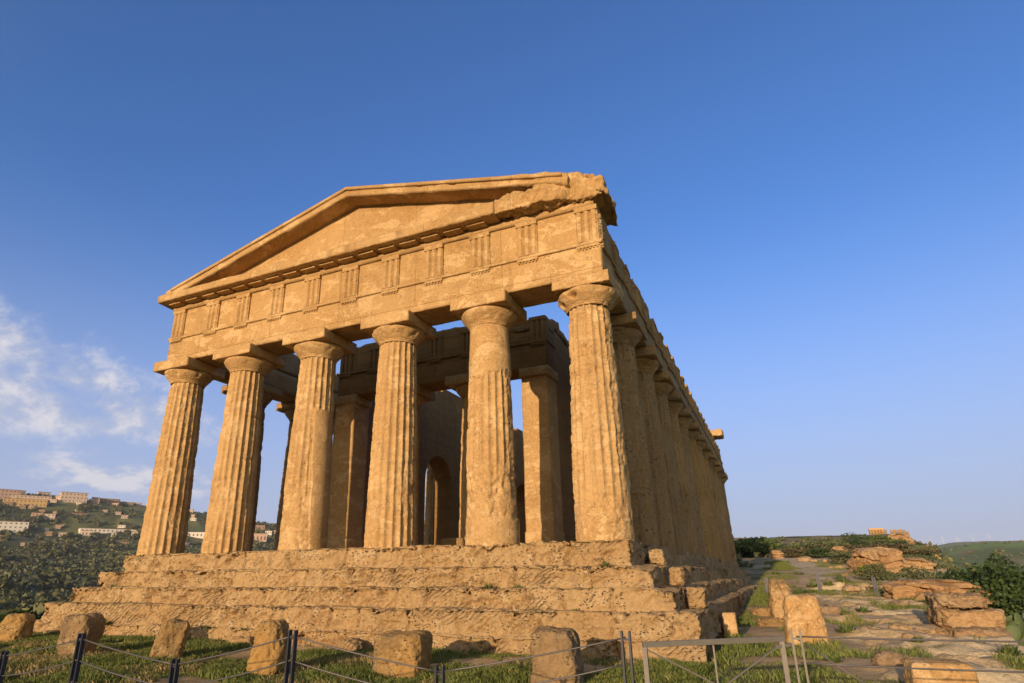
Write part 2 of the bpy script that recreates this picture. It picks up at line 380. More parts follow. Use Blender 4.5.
def terr(x, y):
    x = np.atleast_1d(np.asarray(x, float)); y = np.atleast_1d(np.asarray(y, float))
    P2, dR, dL = parts_of(x, y)
    r = np.hypot(x-EYE[0], y-EYE[1]); az = np.degrees(np.arctan2(x-EYE[0], y-EYE[1]))
    zp = interp(y, [-60, -5, 0, 10, 20, 28, 35, 45, 60, 85, 110, 250, 480, 540, 700, 1000, 6000],
                [-2.45, -2.38, -2.28, -2.05, -1.75, -1.55, -1.2, -.6, .30, .95, 1.7, 9.0, 23.0, 23.0, 5, -20, 20])
    zp = zp + fbm(P2, .5, 4, 21)*.07 + fbm(P2, .05, 3, 22)*np.clip((r-30)/60, 0, 1)*1.2
    # broken rock shelves on the right
    rk = sm(x, 4.4, 5.6)*sm(r, 60, 40)
    sh = fbm(P2*np.array([.55, 1.6, 1]), .5, 4, 31)*.35
    shelf = np.floor(sh/.09)*.09 + sm((sh/.09) % 1.0, .75, 1.0)*.09
    zp = zp + rk*(shelf*1.3 + fbm(P2, 1.8, 4, 33)*.09)
    zp = zp - .16*sm(x, 5.0, 8.5)*sm(y, 30, 5)
    zs = interp(r, [0, 30, 100, 250, 500, 900, 1500, 2300, 3500, 4500, 6500], [-16, -16, -30, -42, -34, 0, 56, 52, 118, 132, 90])
    zs = zs + (fbm(P2, .004, 4, 51)*16)*np.clip((r-60)/500, 0, 1)
    zl = table(az, r) + fbm(P2, .006, 5, 61)*22*np.clip((r-150)/900, 0, 1)*np.where(r > 1500, .35, 1) + fbm(P2, .03, 3, 62)*2*np.clip((r-40)/100, 0, 1)
    tR = np.where(dR > 0, 1-np.exp(-np.maximum(dR, 0)/np.clip(r*.16, 3.5, 60)), 0)
    tL = np.where(dL > 0, 1-np.exp(-np.maximum(dL, 0)/12.0), 0)
    zs = zs + fbm(P2, .35, 4, 52)*1.2*sm(r, 140, 70)
    z = zp*(1-tR) + zs*tR
    z = z*(1-tL) + zl*tL
    return z
def tz(x, y): return float(terr([x], [y])[0])

ang = np.radians(np.concatenate([np.arange(-84, 34, .2), np.arange(34, 276, 4.0)]))
rads = [1.0]
while rads[-1] < 42: rads.append(rads[-1]+(.5 if rads[-1] < 4 else .12))
while rads[-1] < 6800: rads.append(rads[-1]*1.02)
rads = np.array(rads)
A, Rr = np.meshgrid(ang, rads, indexing='ij')
gx = (EYE[0]+np.sin(A)*Rr).ravel(); gy = (EYE[1]+np.cos(A)*Rr).ravel(); gz = terr(gx, gy)
na, nr = len(ang), len(rads)
ii, jj = np.meshgrid(np.arange(na), np.arange(nr-1), indexing='ij'); i2 = (ii+1) % na
GF = np.stack([(ii*nr+jj).ravel(), (i2*nr+jj).ravel(), (i2*nr+jj+1).ravel(), (ii*nr+jj+1).ravel()], 1)[:, ::-1]
GV = np.stack([gx, gy, gz], 1)
# close the hole under the camera
GV = np.concatenate([GV, [[EYE[0], EYE[1], tz(EYE[0], EYE[1])]]]); cidx = len(GV)-1
fan = np.stack([np.arange(na)*nr, (np.arange(na)+1) % na*nr, np.full(na, cidx), np.full(na, cidx)], 1)
P2, dR, dL = parts_of(GV[:, 0], GV[:, 1]); rr = np.hypot(GV[:, 0]-EYE[0], GV[:, 1]-EYE[1])
gm, gn = grassmask(GV[:, 0], GV[:, 1])
def lerp(a, b, t): return a*(1-t[:, None]) + b*t[:, None]
ca = lambda *c: np.tile(np.array(c, float), (len(GV), 1))
soil = lerp(ca(.40, .275, .145), ca(.53, .375, .21), sm(fbm(P2, 1.3, 4, 71), -.2, .3))
rockc = lerp(ca(.50, .36, .21), ca(.62, .48, .31), sm(fbm(P2*np.array([.5, 1.5, 1]), 1.0, 4, 72), -.2, .3))
near = lerp(soil, rockc, sm(GV[:, 0], 4.3, 5.6))
near = lerp(near, ca(.095, .115, .03), gm*.7)
# ridge scrub further away
scr = sm(fbm(P2, .06, 4, 73), -.05, .15)
ridge = lerp(ca(.26, .19, .10), ca(.055, .062, .024), scr)
onpath = sm(np.abs(GV[:, 0]-(4.2+.02*GV[:, 1])+fbm(P2, .15, 3, 91)*2), 4.5, 2.5)*sm(GV[:, 1], 120, 85)
ridge = lerp(ridge, ca(.56, .43, .28), onpath)
col = lerp(near, ridge, sm(rr+8*fbm(P2, .12, 3, 92), 58, 82))
south = lerp(ca(.11, .14, .05), ca(.17, .245, .07), sm(fbm(P2, .006, 4, 74)+.35*sm(rr, 600, 1300)-.1, -.1, .2))
south = lerp(south, ca(.20, .15, .08), sm(fbm(P2, .03, 4, 78), .22, .42)*.8)
south = lerp(south, ca(.13, .11, .07), sm(rr, 2500, 3600)*.6)
col = lerp(col, south, sm(dR, 0, 14))
ff = np.floor((GV[:, 0]*.8+GV[:, 1]*.3+fbm(P2, .01, 2, 79)*60)/130)*7.3 + np.floor((GV[:, 1]-GV[:, 0]*.35+fbm(P2, .012, 2, 80)*40)/80)*3.1
fr_ = (np.sin(ff*12.9898)*43758.5453) % 1.0
left = lerp(ca(.14, .145, .052), ca(.20, .19, .07), sm(fr_, .35, .9))
left = lerp(left, ca(.20, .155, .075), (fr_ > .8)*.8)
left = lerp(left, ca(.05, .06, .026), sm(fbm(P2, .018, 4, 75), -.02, .2)*.85)
col = lerp(col, left, sm(dL, 0, 10))

def ground_material():
    m, t, b = new_mat('ground')
    a = N('ShaderNodeAttribute', t); a.attribute_name = 'gc'
    geo = N('ShaderNodeNewGeometry', t); v = geo.outputs['Position']
    f = noise(t, v, 6, 8, .7); f2 = noise(t, v, .9, 6, .6)
    cr = N('ShaderNodeCombineColor', t); k = math_node('ADD', math_node('MULTIPLY', f, .6, tree=t), math_node('MULTIPLY', f2, .4, tree=t), tree=t)
    for i in range(3): t.links.new(k, cr.inputs[i])
    c = mixcol(t, .7, a.outputs['Color'], cr.outputs[0], 'OVERLAY')
    bp = N('ShaderNodeBump', t); bp.inputs['Strength'].default_value = 1.0; bp.inputs['Distance'].default_value = .16
    t.links.new(k, bp.inputs['Height']); t.links.new(bp.outputs[0], b.inputs['Normal'])
    t.links.new(c, b.inputs['Base Color']); b.inputs['Roughness'].default_value = 1; b.inputs['Specular IOR Level'].default_value = .1
    return m
GF = np.concatenate([GF, fan[:, [0, 1, 2, 3]][:, ::-1]])
# the fan's quads are triangles: drop the repeated corner
tri = fan[:, :3][:, ::-1]
ground = mesh('ground', GV, GF[:len(GF)-na], ground_material(), smooth=True, attr=col)
struct(ground)

# ------------------------------------------------------------------ the temple
TEMPLE = empty('ancient_temple', (-7.7, 18.95, -2.3), 'large golden sandstone temple with fluted columns and a broken pediment, standing on eroded steps', 'temple')
T0 = np.array([-7.7, 18.95, -2.3])
def tpart(name, V, F, mat, parent=None, smooth=True):
    o = mesh(name, np.asarray(V)-T0 if parent is None else np.asarray(V)-T0, F, mat, parent or TEMPLE, smooth)
    return o
FX = [-15.4, -12.41, -9.27, -6.13, -2.99, 0.0]
W_, D_ = 15.4, 37.9
hs = [.539, .468, .448, .50, .55]; ins = [0, .501, .496, .468, .10]

def erode(V, F, k, off, z0, z1):
    """weathering of one course: joints, tool-like gashes, worn upper edge"""
    n = vnormals(V, F); x, y, z = V.T
    r2 = random.Random(40+k)
    d = fbm(V, .9, 4, 100+k)*.05
    # diagonal gashes
    g = V @ np.array([[.78, 0, -.62], [0, 1, 0], [.62, 0, .78]])
    gs = fbm(g*np.array([1.2, 2, 6.5]), 1.0, 3, 120+k)
    patch = sm(fbm(V*np.array([.7, .7, .7]), 1.0, 3, 130+k), -.12, .22)
    d -= np.maximum(gs, 0)*.20*patch*(1.0 if k else .5)
    pp = .30+.70*sm(fbm(V, .9, 2, 145+k), -.2, .12)
    d -= np.maximum(fbm(V*np.array([1, 1, 1.3]), 4.6, 3, 140+k)-.04, 0)*.32*pp
    d -= sm(fbm(g*np.array([1, 1, 1.9]), 7.0, 2, 147+k), .12, .32)*.075*pp
    d += fbm(V, 2.2, 3, 149+k)*.03
    # joints
    xj = off[0]
    joints = []
    while xj < off[1]:
        xj += r2.uniform(.8, 2.1); joints.append(xj)
    for j in joints:
        dj = np.abs(x + .03*np.sin(z*9+j) - j); d -= .13*np.exp(-(dj/.024)**2)*(y < 2)
    yj = off[2]
    while yj < off[3]:
        yj += r2.uniform(.9, 2.2); d -= .05*np.exp(-((y-yj)/.04)**2)
    # block to block differences
    bid = np.searchsorted(np.array(joints), x); bo = np.array([r2.uniform(-.06, .03) for _ in range(len(joints)+2)])
    d += bo[bid]*(n[:, 1] < -.4)
    # worn top arris
    t = np.clip((z-z0)/(z1-z0), 0, 1)
    d -= (.015+.045*np.clip(fbm(V*np.array([1, 1, .2]), 1.6, 3, 150+k)+.3, 0, 1))*sm(t, .72, 1.0)*(n[:, 2] < .9)
    tb = np.clip((z-z0)/(z1-z0), 0, 1); d *= .55+.45*sm(tb, .15, .35)*np.where(n[:, 2] < .3, .25+.75*sm(tb, 1.0, .80), np.where(n[:, 2] < .95, .22, .45))
    d *= np.where(x > .6, np.where(y > .6, 1.5, 1), 1)
    V = V + n*d[:, None]
    # ragged dips in the top edge
    dip = np.maximum(fbm(np.stack([x, y, 0*x], 1), .9, 4, 160+k)-.16, 0)*.06
    V[:, 2] -= dip*sm(t, .4, 1)
    return V
o = .755; z = 0.0
step_names = ['stylobate', 'step', 'step', 'step', 'foundation']
for k in range(5):
    o += ins[k]; z1 = z; z0 = z-hs[k]
    if k < 4: z0 -= .13
    x0, x1, y0, y1 = -W_-o, o, -o, D_+o
    dep = 1.25 if k < 4 else .9
    ysf = np.concatenate([lines(y0, y0+.5, .06), lines(y0+.6, y0+dep, .15)])
    zs = lines(z0, z1, .032)
    pieces = []
    V, F = grid_box(lines(x0, x1, .032), ysf, zs); pieces.append((V, F))
    rs = 1.25
    V2, F2 = grid_box(lines(x1-rs, x1, .14), lines(y0+dep, y1, .12), lines(z0, z1, .09)); pieces.append((V2, F2))
    V3, F3 = grid_box(lines(x0, x0+rs, .3), lines(y0+dep, y1, .4), lines(z0, z1, .12)); pieces.append((V3, F3))
    V4, F4 = grid_box(lines(x0+rs, x1-rs, .8), lines(y1-rs, y1, .6), lines(z0, z1, .2)); pieces.append((V4, F4))
    res = []
    for (V, F) in pieces:
        V = erode(V, F, k, (x0, x1, y0, y1), z0, z1)
        if k == 1:      # corner block stands forward of the rest of the course
            back = sm(V[:, 0], -15.85, -15.78)*sm(V[:, 0], -13.6, -14.2)*(V[:, 1] < y0+.5)
            V[:, 1] += back*.22
        if k in (1, 2):  # worn-away corners at the right end
            cut = sm(V[:, 0], x1-.75, x1)*sm(V[:, 1], y0+1.6, y0+.2)
            V[:, 2] -= cut*.10*(1+fbm(V, 2, 2, 77))*sm(V[:, 2], z0+.1, z1)
        res.append((V, F))
    V, F = join(res)
    tpart(step_names[k], V, F, STEPST)
    z = z-hs[k]
fl = MB().box(-W_-.1, .1, .4, D_-.1, -.4, -.035); tpart('floor', np.concatenate(fl.V), fl.F, STEPST, smooth=False)

ZN, ZA0, ZA1, ZAR, ZF = 6.02, 6.45, 6.80, 7.80, 8.90
def column(cx, cy, seed, hi=False, ero=None, mat=None, zbase=0.0, zn=ZN, R0=.735, R1=.575, cap=True):
    nth, nz = (240, 170) if hi else (120, 64)
    th = np.linspace(0, 2*math.pi, nth, endpoint=False); zz = np.linspace(0, 1, nz)
    TH, ZZ = np.meshgrid(th, zz, indexing='ij'); TH = TH.ravel(); ZZ = ZZ.ravel(); H = zn-zbase
    R = R0 + (R1-R0)*ZZ + .015*np.sin(math.pi*ZZ)
    fl = (TH/(2*math.pi)*20) % 1.0
    flute = .066*np.sin(math.pi*fl)*(1-.15*ZZ)
    P = np.stack([np.cos(TH)*R+cx*1.7, np.sin(TH)*R+cy*1.7, zbase+ZZ*H], 1)
    m = sm(fbm(P, .75, 4, seed)+(.02 if hi else .10), .08, .30)*.75
    plaster = np.zeros_like(m)
    if ero:
        em, pl = ero(TH, zbase+ZZ*H, P); m = np.maximum(m*.5, em); plaster = pl
    rag = fbm(P, 3.2, 4, seed+3); wr = .4 if (hi and cx < -3.5) else (.65 if hi else 1.0); m = m*(.7 if wr < 1 and not ero else 1)
    r = R - flute*(1-m) - m*(.035+.05*np.clip(rag+.2, 0, 1)+.02*fbm(P, 11, 2, seed+4))
    r = r - np.maximum(rag-.18, 0)*.17*wr*(1-plaster) + fbm(P, 6, 3, seed+6)*.018*wr*(1-plaster) - np.maximum(fbm(P*np.array([1, 1, 2.2]), 5, 3, seed+7)-.15, 0)*.10*wr*(1-plaster)
    r = r*(1-plaster) + (R-.012+fbm(P, 2, 3, seed+5)*.012)*plaster
    # drum joints
    for zj in (.27, .5, .74): r = r - .022*np.exp(-((ZZ-zj-.02*math.sin(seed))/.004)**2)*(1-plaster)
    V = np.stack([cx+np.cos(TH)*r, cy+np.sin(TH)*r, zbase-(.07 if cy < 1 else .2)*(ZZ == 0)+ZZ*H], 1)
    i, j = np.meshgrid(np.arange(nth), np.arange(nz-1), indexing='ij'); i = i.ravel(); j = j.ravel(); ip = (i+1) % nth
    F = np.stack([i*nz+j, ip*nz+j, ip*nz+j+1, i*nz+j+1], 1)
    c = tpart('column', V, F, mat or SUNST)
    if cap: capital(c, cx, cy, seed, mat, R1, zn, hi, .08 if seed == 265 else (.030 if mat else .012))
    return c
def capital(c, cx, cy, seed, mat, R1, zn=ZN, hi=False, worn=.010):
    prof = [(R1-.01, -.02), (R1+.015, .0), (R1+.012, .035), (R1+.03, .05), (R1+.035, .075), (R1+.06, .10), (R1+.13, .18), (R1+.205, .27), (R1+.25, .35), (R1+.26, .40), (R1+.235, .44), (R1+.15, .455)]
    nth = 96 if hi else 56; pr = []
    for a, b in zip(prof[:-1], prof[1:]):
        k = 3 if hi else 2
        for q in range(k): pr.append((a[0]+(b[0]-a[0])*q/k, a[1]+(b[1]-a[1])*q/k))
    pr.append(prof[-1]); nz = len(pr); pr = np.array(pr)
    th = np.linspace(0, 2*math.pi, nth, endpoint=False); T, J = np.meshgrid(th, np.arange(nz), indexing='ij'); T = T.ravel(); J = J.ravel()
    r = pr[J, 0]; z_ = zn+pr[J, 1]*(ZA0-ZN+.02)/.455
    P = np.stack([np.cos(T)*r+cx*1.3, np.sin(T)*r+cy*1.3, z_], 1)
    r = r + fbm(P, 2.5, 4, seed+8)*worn - np.maximum(fbm(P, 4, 3, seed+9)-.15, 0)*worn*9
    V = np.stack([cx+np.cos(T)*r, cy+np.sin(T)*r, z_], 1)
    i, j = np.meshgrid(np.arange(nth), np.arange(nz-1), indexing='ij'); i = i.ravel(); j = j.ravel(); ip = (i+1) % nth
    tpart('capital', V, np.stack([i*nz+j, ip*nz+j, ip*nz+j+1, i*nz+j+1], 1), mat or SUNST, c)
    aw = .865 if worn < .07 else .80
    V, F = rough(cx-aw, cx+aw, cy-aw, cy+aw, zn+ZA0-ZN, zn+ZA1-ZN+.0, .06 if hi else .16, .018+worn*.8, 1.6, seed+12)
    tpart('abacus', V, F, mat or SUNST, c)

def angd(T, deg): return np.abs((T-rad(deg)+math.pi) % (2*math.pi)-math.pi)
def e_corner(T, z_, P):
    m = np.clip(.06+.7*fbm(P, .9, 4, 900), 0, .8)
    m = np.maximum(m, sm(z_+.8*fbm(P, 1.2, 3, 901), 1.4, .5)*.9)
    m = np.maximum(m, sm(angd(T, -8), rad(30), rad(12))*.9)
    return m, np.zeros_like(m)
def e_5(T, z_, P):
    rg = fbm(P, 1.3, 4, 910)
    pl = sm(z_+.25*rg, 4.52, 4.62) + sm(z_+.5*rg, .58, .48)*sm(angd(T, -30), rad(60), rad(52))
    m = sm(z_+.7*rg, 2.1, 1.6)*.95
    m = np.maximum(m, sm(angd(T, 10), rad(40), rad(20))*.8)
    return m, np.clip(pl, 0, 1)
def e_3(T, z_, P):
    rg = fbm(P, 1.6, 4, 920)
    edge = sm((T*0+((T-rad(-40)+math.pi) % (2*math.pi)-math.pi))+.10*rg+.06*(z_-2), -.02, .02)
    pl = edge*sm(z_, 4.28, 4.22)
    m = sm(z_+1.0*rg, 2.4, 1.3)*.9
    m = np.maximum(m, .9*np.exp(-((((T-rad(-46)+math.pi) % (2*math.pi)-math.pi)+.06*(z_-2)+.12*rg)/.10)**2)*(z_ < 4.3))
    return m, pl
def e_2(T, z_, P):
    return np.clip(.7*np.exp(-(((z_-1.1)/.5)**2))*sm(angd(T, -20), rad(25), rad(8)), 0, 1), T*0
ERO = {2: e_3, 4: e_5, 5: e_corner}
for i, x in enumerate(FX):
    column(x, 0, 200+i*13, True, ERO.get(i, e_2 if i == 0 else None))
for i in range(1, 13):
    y = D_/12*i
    column(0, y, 400+i*7, i < 3, None, FLANKST)
    column(-W_, y, 600+i*7, False, None, FLANKST)
for i in range(1, 5): column(FX[i], D_, 700+i*7, False, None, FLANKST)

# architraves (four sides), each with its taenia
def beam(name, x0, x1, y0, y1, z0, z1, mat, res=.1, amp=.015, s=0, scale=1.2, fn=None, parent=None):
    V, F = rough(x0, x1, y0, y1, z0, z1, res, amp, scale, s, fn); return tpart(name, V, F, mat, parent)
AH = .60
arch_f = beam('architrave', -W_-AH, AH, -AH, AH, ZA1, ZAR-.09, ENTST, .08, .016, 11)
beam('taenia', -W_-AH-.055, AH+.055, -AH-.055, AH-.02, ZAR-.09, ZAR, ENTST, .05, .010, 12, 1.5, None, arch_f)
arch_r = beam('architrave', -AH, AH, AH+.002, D_+AH, ZA1+.004, ZAR-.094, FLANKST, .13, .05, 13)
beam('taenia', 0, AH+.055, AH-.02, D_+AH, ZAR-.094, ZAR-.004, FLANKST, .10, .04, 14, 1.5, None, arch_r)
arch_l = beam('architrave', -W_-AH, -W_+AH, AH+.002, D_+AH, ZA1+.004, ZAR-.094, FLANKST, .25, .03, 15)
arch_b = beam('architrave', -W_+AH, -AH, D_-AH, D_+AH, ZA1, ZAR-.09, FLANKST, .4, .03, 16)
# friezes
def jag(s, low):
    def fn(V):
        x, y, z_ = V.T
        b = np.floor(y/1.05+.3*np.floor(x)); h = _h(b, b*0, b*0, s)
        cut = low*(h**1.6) + .12*np.clip(fbm(V*np.array([1, 1, 0]), 1.5, 3, s), 0, 1)
        V[:, 2] = np.where(z_ > ZAR+.2, z_ - cut*sm(z_, ZAR+.2, ZF), z_); return V
    return fn
fr_f = beam('frieze', -W_-AH+.02, AH-.02, -AH+.03, AH-.06, ZAR, ZF, ENTST, .08, .014, 21)
fr_r = beam('frieze', -AH+.1, AH-.05, AH-.06, D_+AH-.05, ZAR-.004, ZF, FLANKST, (.2, .09, .1), .06, 22, 1.6, jag(31, .38))
fr_l = beam('frieze', -W_-AH+.05, -W_+AH-.1, AH-.06, D_+AH-.05, ZAR-.004, ZF, FLANKST, (.3, .2, .15), .05, 23, 1.6, jag(32, .5))
fr_b = beam('frieze', -W_+AH-.1, -AH+.1, D_-AH+.1, D_+AH-.05, ZAR, ZF, FLANKST, .3, .03, 24)
def triglyph(cx, face, z0, z1, w=.62, axis='x', mat=None, parent=None, s=0, worn=.008):
    """three upright bars with V grooves between, and a cap band; 'axis' is the wall's run"""
    xs, ds = [], []
    g = w/12
    for u, d in [(-6, -.06), (-5, 0), (-3.1, 0), (-2, -.065), (-.9, 0), (.9, 0), (2, -.065), (3.1, 0), (5, 0), (6, -.06)]:
        xs.append(u*g); ds.append(d)
    zz = np.linspace(z0, z1-.14, 10); V, F = [], []
    P = .095
    for zq in zz:
        for u, d in zip(xs, ds): V.append((cx+u, -(P+d), zq))
    n = len(xs)
    for a in range(len(zz)-1):
        for b in range(n-1): F.append((a*n+b, a*n+b+1, (a+1)*n+b+1, (a+1)*n+b))
    m = len(V)
    mb = MB().add(V, F)
    mb.box(cx-w/2-.012, cx+w/2+.012, -P-.015, .03, z1-.14, z1-.004)
    mb.box(cx-w/2-.0, cx-w/2+.03, -P+.045, .03, z0, z1-.145); mb.box(cx+w/2-.03, cx+w/2, -P+.045, .03, z0, z1-.145)
    V = np.concatenate(mb.V); V[:, 1] += fbm(V*np.array([1, 1, 1]), 3, 3, s)*worn*1.6
    if axis == 'x': V[:, 1] += face
    else: V = np.stack([face-V[:, 1], V[:, 0], V[:, 2]], 1)
    return tpart('triglyph', V, mb.F, mat, parent, False)
def regula(cx, face, z1, w=.62, axis='x', mat=None, parent=None):
    mb = MB().box(cx-w/2, cx+w/2, -.05, .03, z1-.07, z1)
    for q in range(6):
        gx_ = cx-w/2+w*(q+.5)/6
        mb.tube([(gx_, -.022, z1-.125), (gx_, -.022, z1-.068)], [.030, .022], 7)
    V = np.concatenate(mb.V)
    if axis == 'x': V[:, 1] += face
    else: V = np.stack([face-V[:, 1], V[:, 0], V[:, 2]], 1)
    return tpart('regula', V, mb.F, mat, parent, False)
TX = [-W_-AH+.34, -13.9] + [-12.41, -10.84, -9.27, -7.7, -6.13, -4.56, -2.99] + [-1.5, AH-.34]
for i, x in enumerate(TX):
    triglyph(x, -AH+.03, ZAR+.002, ZF, mat=ENTST, parent=fr_f, s=i*3)
    regula(x, -AH, ZAR-.092, mat=ENTST, parent=arch_f)
for i in range(24):
    y = .0 - AH + .34 + i*(D_+2*AH-.68)/24
    triglyph(y, AH-.05, ZAR, ZF-.28, axis='y', mat=FLANKST, parent=fr_r, s=60+i*3, worn=.03)
    if i % 5 != 3: regula(y, AH+.02, ZAR-.096, axis='y', mat=FLANKST, parent=arch_r)

# horizontal cornice of the front
ZG0, ZG1, YG = 9.12, 9.40, -1.18
def geison_fn(V):
    x, y, z_ = V.T
    # soffit slopes up toward the wall, drip edge low in front
    V[:, 2] = np.where(z_ < ZG0+.02, z_ - .02*sm(y, YG+.1, -.5), z_)
    # worn front edge toward the right
    w = sm(x, -4.5, -2.2)
    V[:, 2] += w*.12*sm(z_, ZG0, ZG1)
    return V
cor = beam('cornice', -16.3, -2.3, YG, .45, ZG0, ZG1, ENTST, .08, .030, 41, 1.8, geison_fn)
beam('cornice_band', -W_-AH-.03, AH-.1, -AH-.06, .4, ZF, ZG0+.02, ENTST, .12, .01, 42, 1.5, None, cor)
xs_m = sorted(TX + [(a+b)/2 for a, b in zip(TX[:-1], TX[1:])])
for q, x in enumerate(xs_m):
    if x > -2.6: continue
    mb = MB().box(x-.29, x+.29, YG+.24, -AH-.05, ZG0-.065, ZG0+.03)
    V = np.concatenate(mb.V)
    tpart('mutule', V, mb.F, ENTST, cor, False)
# the broken right end of the cornice
def broken_fn(V):
    x, y, z_ = V.T; t = sm(x, -2.6, .9)
    zc = ZG0 - .02 + (z_-ZG0)*1.0
    V[:, 2] = zc + (.12*sm(x, -2.3, -1.4)+.30*sm(x, -1.1, .0))*sm(z_, ZG0, ZG1) - .02*sm(x, .1, .9)*sm(z_, ZG0+.4, ZG0)
    V[:, 2] -= (.16*sm(x, .0, .8)+.22*sm(x, .5, .85))*sm(z_, ZG0+.1, ZG1)
    V[:, 1] = y + .30*sm(x, -1.2, .6)*sm(y, 0, -1) + .09*fbm(V, 1.1, 3, 61)
    V[:, 2] += .05*fbm(V, 1.6, 3, 63)*(.3+.7*t); V[:, 0] += .10*fbm(V, 1.5, 2, 64)*sm(x, -.3, .6)
    return V
brk = beam('broken_cornice', -2.34, .82, YG+.04, .9, ZG0, ZG1+.15, ENTST, .04, .17, 43, 3.0, broken_fn)
# raking cornice and tympanum
def apexz(x): return 11.70 - np.where(x < -7.72, .262, .243)*np.abs(x+7.72)
def rake_fn(V):
    x, y, z_ = V.T
    th = .36*sm(x, -16.6, -14.6)*.5+.36*.5
    base = apexz(x); V[:, 2] = base - (1-z_)*th
    w = sm(x, -3.5, -.4)
    V[:, 2] += w*.10*fbm(np.stack([x, y, z_], 1), 1.1, 3, 62)
    return V
rk_lines = np.unique(np.concatenate([lines(-16.0, -7.72, .08), lines(-7.72, -.05, .08)]))
V, F = grid_box(rk_lines, lines(-1.13, .5, .12), np.linspace(0, 1, 7)); V = rake_fn(V)
n = vnormals(V, F); V = V + n*(fbm(V, 1.5, 4, 44)*.03 - np.maximum(fbm(V, 3.5, 3, 46)-.15, 0)*.10*sm(V[:, 0], -9, -3))[:, None]
rake = tpart('raking_cornice', V, F, ENTST)
# thin crowning lip along the front edge
V, F = grid_box(rk_lines[4:-2], lines(-1.19, -1.09, .05), np.linspace(0, 1, 3)); V2 = V.copy(); V2[:, 2] = apexz(V[:, 0]) - .14 + V[:, 2]*.11
V2 += (fbm(V2, 2, 3, 47)*.02)[:, None]*np.array([0, 1, .6]); tpart('lip', V2, F, ENTST, rake)
V, F = grid_box(lines(-15.2, -.6, .1), lines(-.46, .35, .2), np.linspace(0, 1, 20))
top = apexz(V[:, 0]) - .22
V[:, 2] = 9.3 + V[:, 2]*np.maximum(top-9.3, .05); n = vnormals(V, F)
V = V + n*(fbm(V, 1.3, 4, 45)*.018)[:, None]
tpart('tympanum', V, F, ENTST)
# rear corner: the last piece of the rear cornice, and the rear pediment
def ragged(V):
    return V
rc_ = beam('rear_cornice', -1.0, .25, D_-.4, D_+1.0, ZF-.02, ZF+1.25, FLANKST, .12, .12, 51, 1.2)
beam('rear_cornice_cap', -1.1, .95, D_-.5, D_+1.1, ZF+1.0, ZF+1.55, SUNST, .12, .14, 52, 1.2, None, rc_)
V, F = grid_box(lines(-15.4, -.4, .4), lines(D_-.4, D_+.9, .4), np.linspace(0, 1, 6)); V[:, 2] = 8.9 + V[:, 2]*np.maximum(apexz(V[:, 0])-8.9, .05)
tpart('rear_pediment', V, F, FLANKST)

# cella: antae, side walls with arches, porch columns and porch entablature
XL, XR, TW = -12.45, -2.95, 1.0
def arched_wall(xa, xb, y0, y1, zt, arches, s):
    """wall along Y with round-arched openings"""
    mb = MB()
    ys = set([y0, y1])
    for c, w, sp in arches:
        for k in range(13): ys.add(round(c + w*math.cos(math.pi*k/12), 4))
    q = y0
    while q < y1: ys.add(round(q, 4)); q += .5
    ys = sorted(ys)
    def bot(y):
        for c, w, sp in arches:
            if abs(y-c) < w-1e-4: return sp + math.sqrt(max(0, w*w-(y-c)**2))
        return -.1
    def topz(y): return zt(y)
    for a, b in zip(ys[:-1], ys[1:]):
        m_ = (a+b)/2
        inside = bot(m_) > 0
        def zb(y):
            for c, w, sp in arches:
                if abs(m_-c) < w: return sp + math.sqrt(max(0, w*w-(y-c)**2))
            return -.1
        za, zc = zb(a), zb(b)
        zlev = lambda z_, zt_: np.linspace(z_, zt_, 2)
        V = [(xa, a, za), (xa, b, zc), (xa, b, topz(m_)), (xa, a, topz(m_)), (xb, a, za), (xb, b, zc), (xb, b, topz(m_)), (xb, a, topz(m_))]
        Fq = [(0, 3, 2, 1), (4, 5, 6, 7), (3, 7, 6, 2), (0, 1, 5, 4), (0, 4, 7, 3), (1, 2, 6, 5)]
        mb.add(V, Fq)
    return mb
def wall_top(s):
    def f(y):
        k = math.floor(y/.9); h = float(_h(np.array([k]), np.array([0]), np.array([0]), s)[0])
        t = min(1, max(0, (y-9.2)/3.5)); base = 7.4+1.5*t
        return round((base - .8*h*h)/.26)*.26
    return f
arches = [(12.3+3.9*i, 1.38, 3.7) for i in range(5)]
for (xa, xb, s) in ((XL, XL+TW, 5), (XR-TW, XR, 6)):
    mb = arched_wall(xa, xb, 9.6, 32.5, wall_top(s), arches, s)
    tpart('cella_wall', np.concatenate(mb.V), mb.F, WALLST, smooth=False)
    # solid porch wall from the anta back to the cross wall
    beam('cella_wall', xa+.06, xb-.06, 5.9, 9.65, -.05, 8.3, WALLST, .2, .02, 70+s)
for (xa, xb, s) in ((XL, XL+TW, 5), (XR-TW, XR, 6)):
    an = beam('anta', xa, xb, 4.95, 6.0, -.05, 6.12, SUNST, .09, .014, 80+s)
    beam('anta_capital', xa-.07, xb+.07, 4.88, 6.07, 6.12, 6.47, SUNST, .09, .010, 82+s, 1.5, None, an)
    beam('anta_base', xa-.03, xb+.03, 4.92, 6.03, -.05, .62, SUNST, .08, .02, 84+s, 1.5, None, an)
for x in (-9.25, -6.15): 
    c = column(x, 5.55, 820+int(-x*10), True, None, SUNST, 0.0, 5.75, .62, .50, False)
    capital(c, x, 5.55, 840+int(-x*10), SUNST, .50, 5.75, True)
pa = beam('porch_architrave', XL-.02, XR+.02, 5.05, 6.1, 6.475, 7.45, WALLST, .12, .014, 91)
beam('taenia', XL-.06, XR+.06, 4.99, 6.0, 7.45, 7.54, WALLST, .08, .010, 92, 1.5, None, pa)
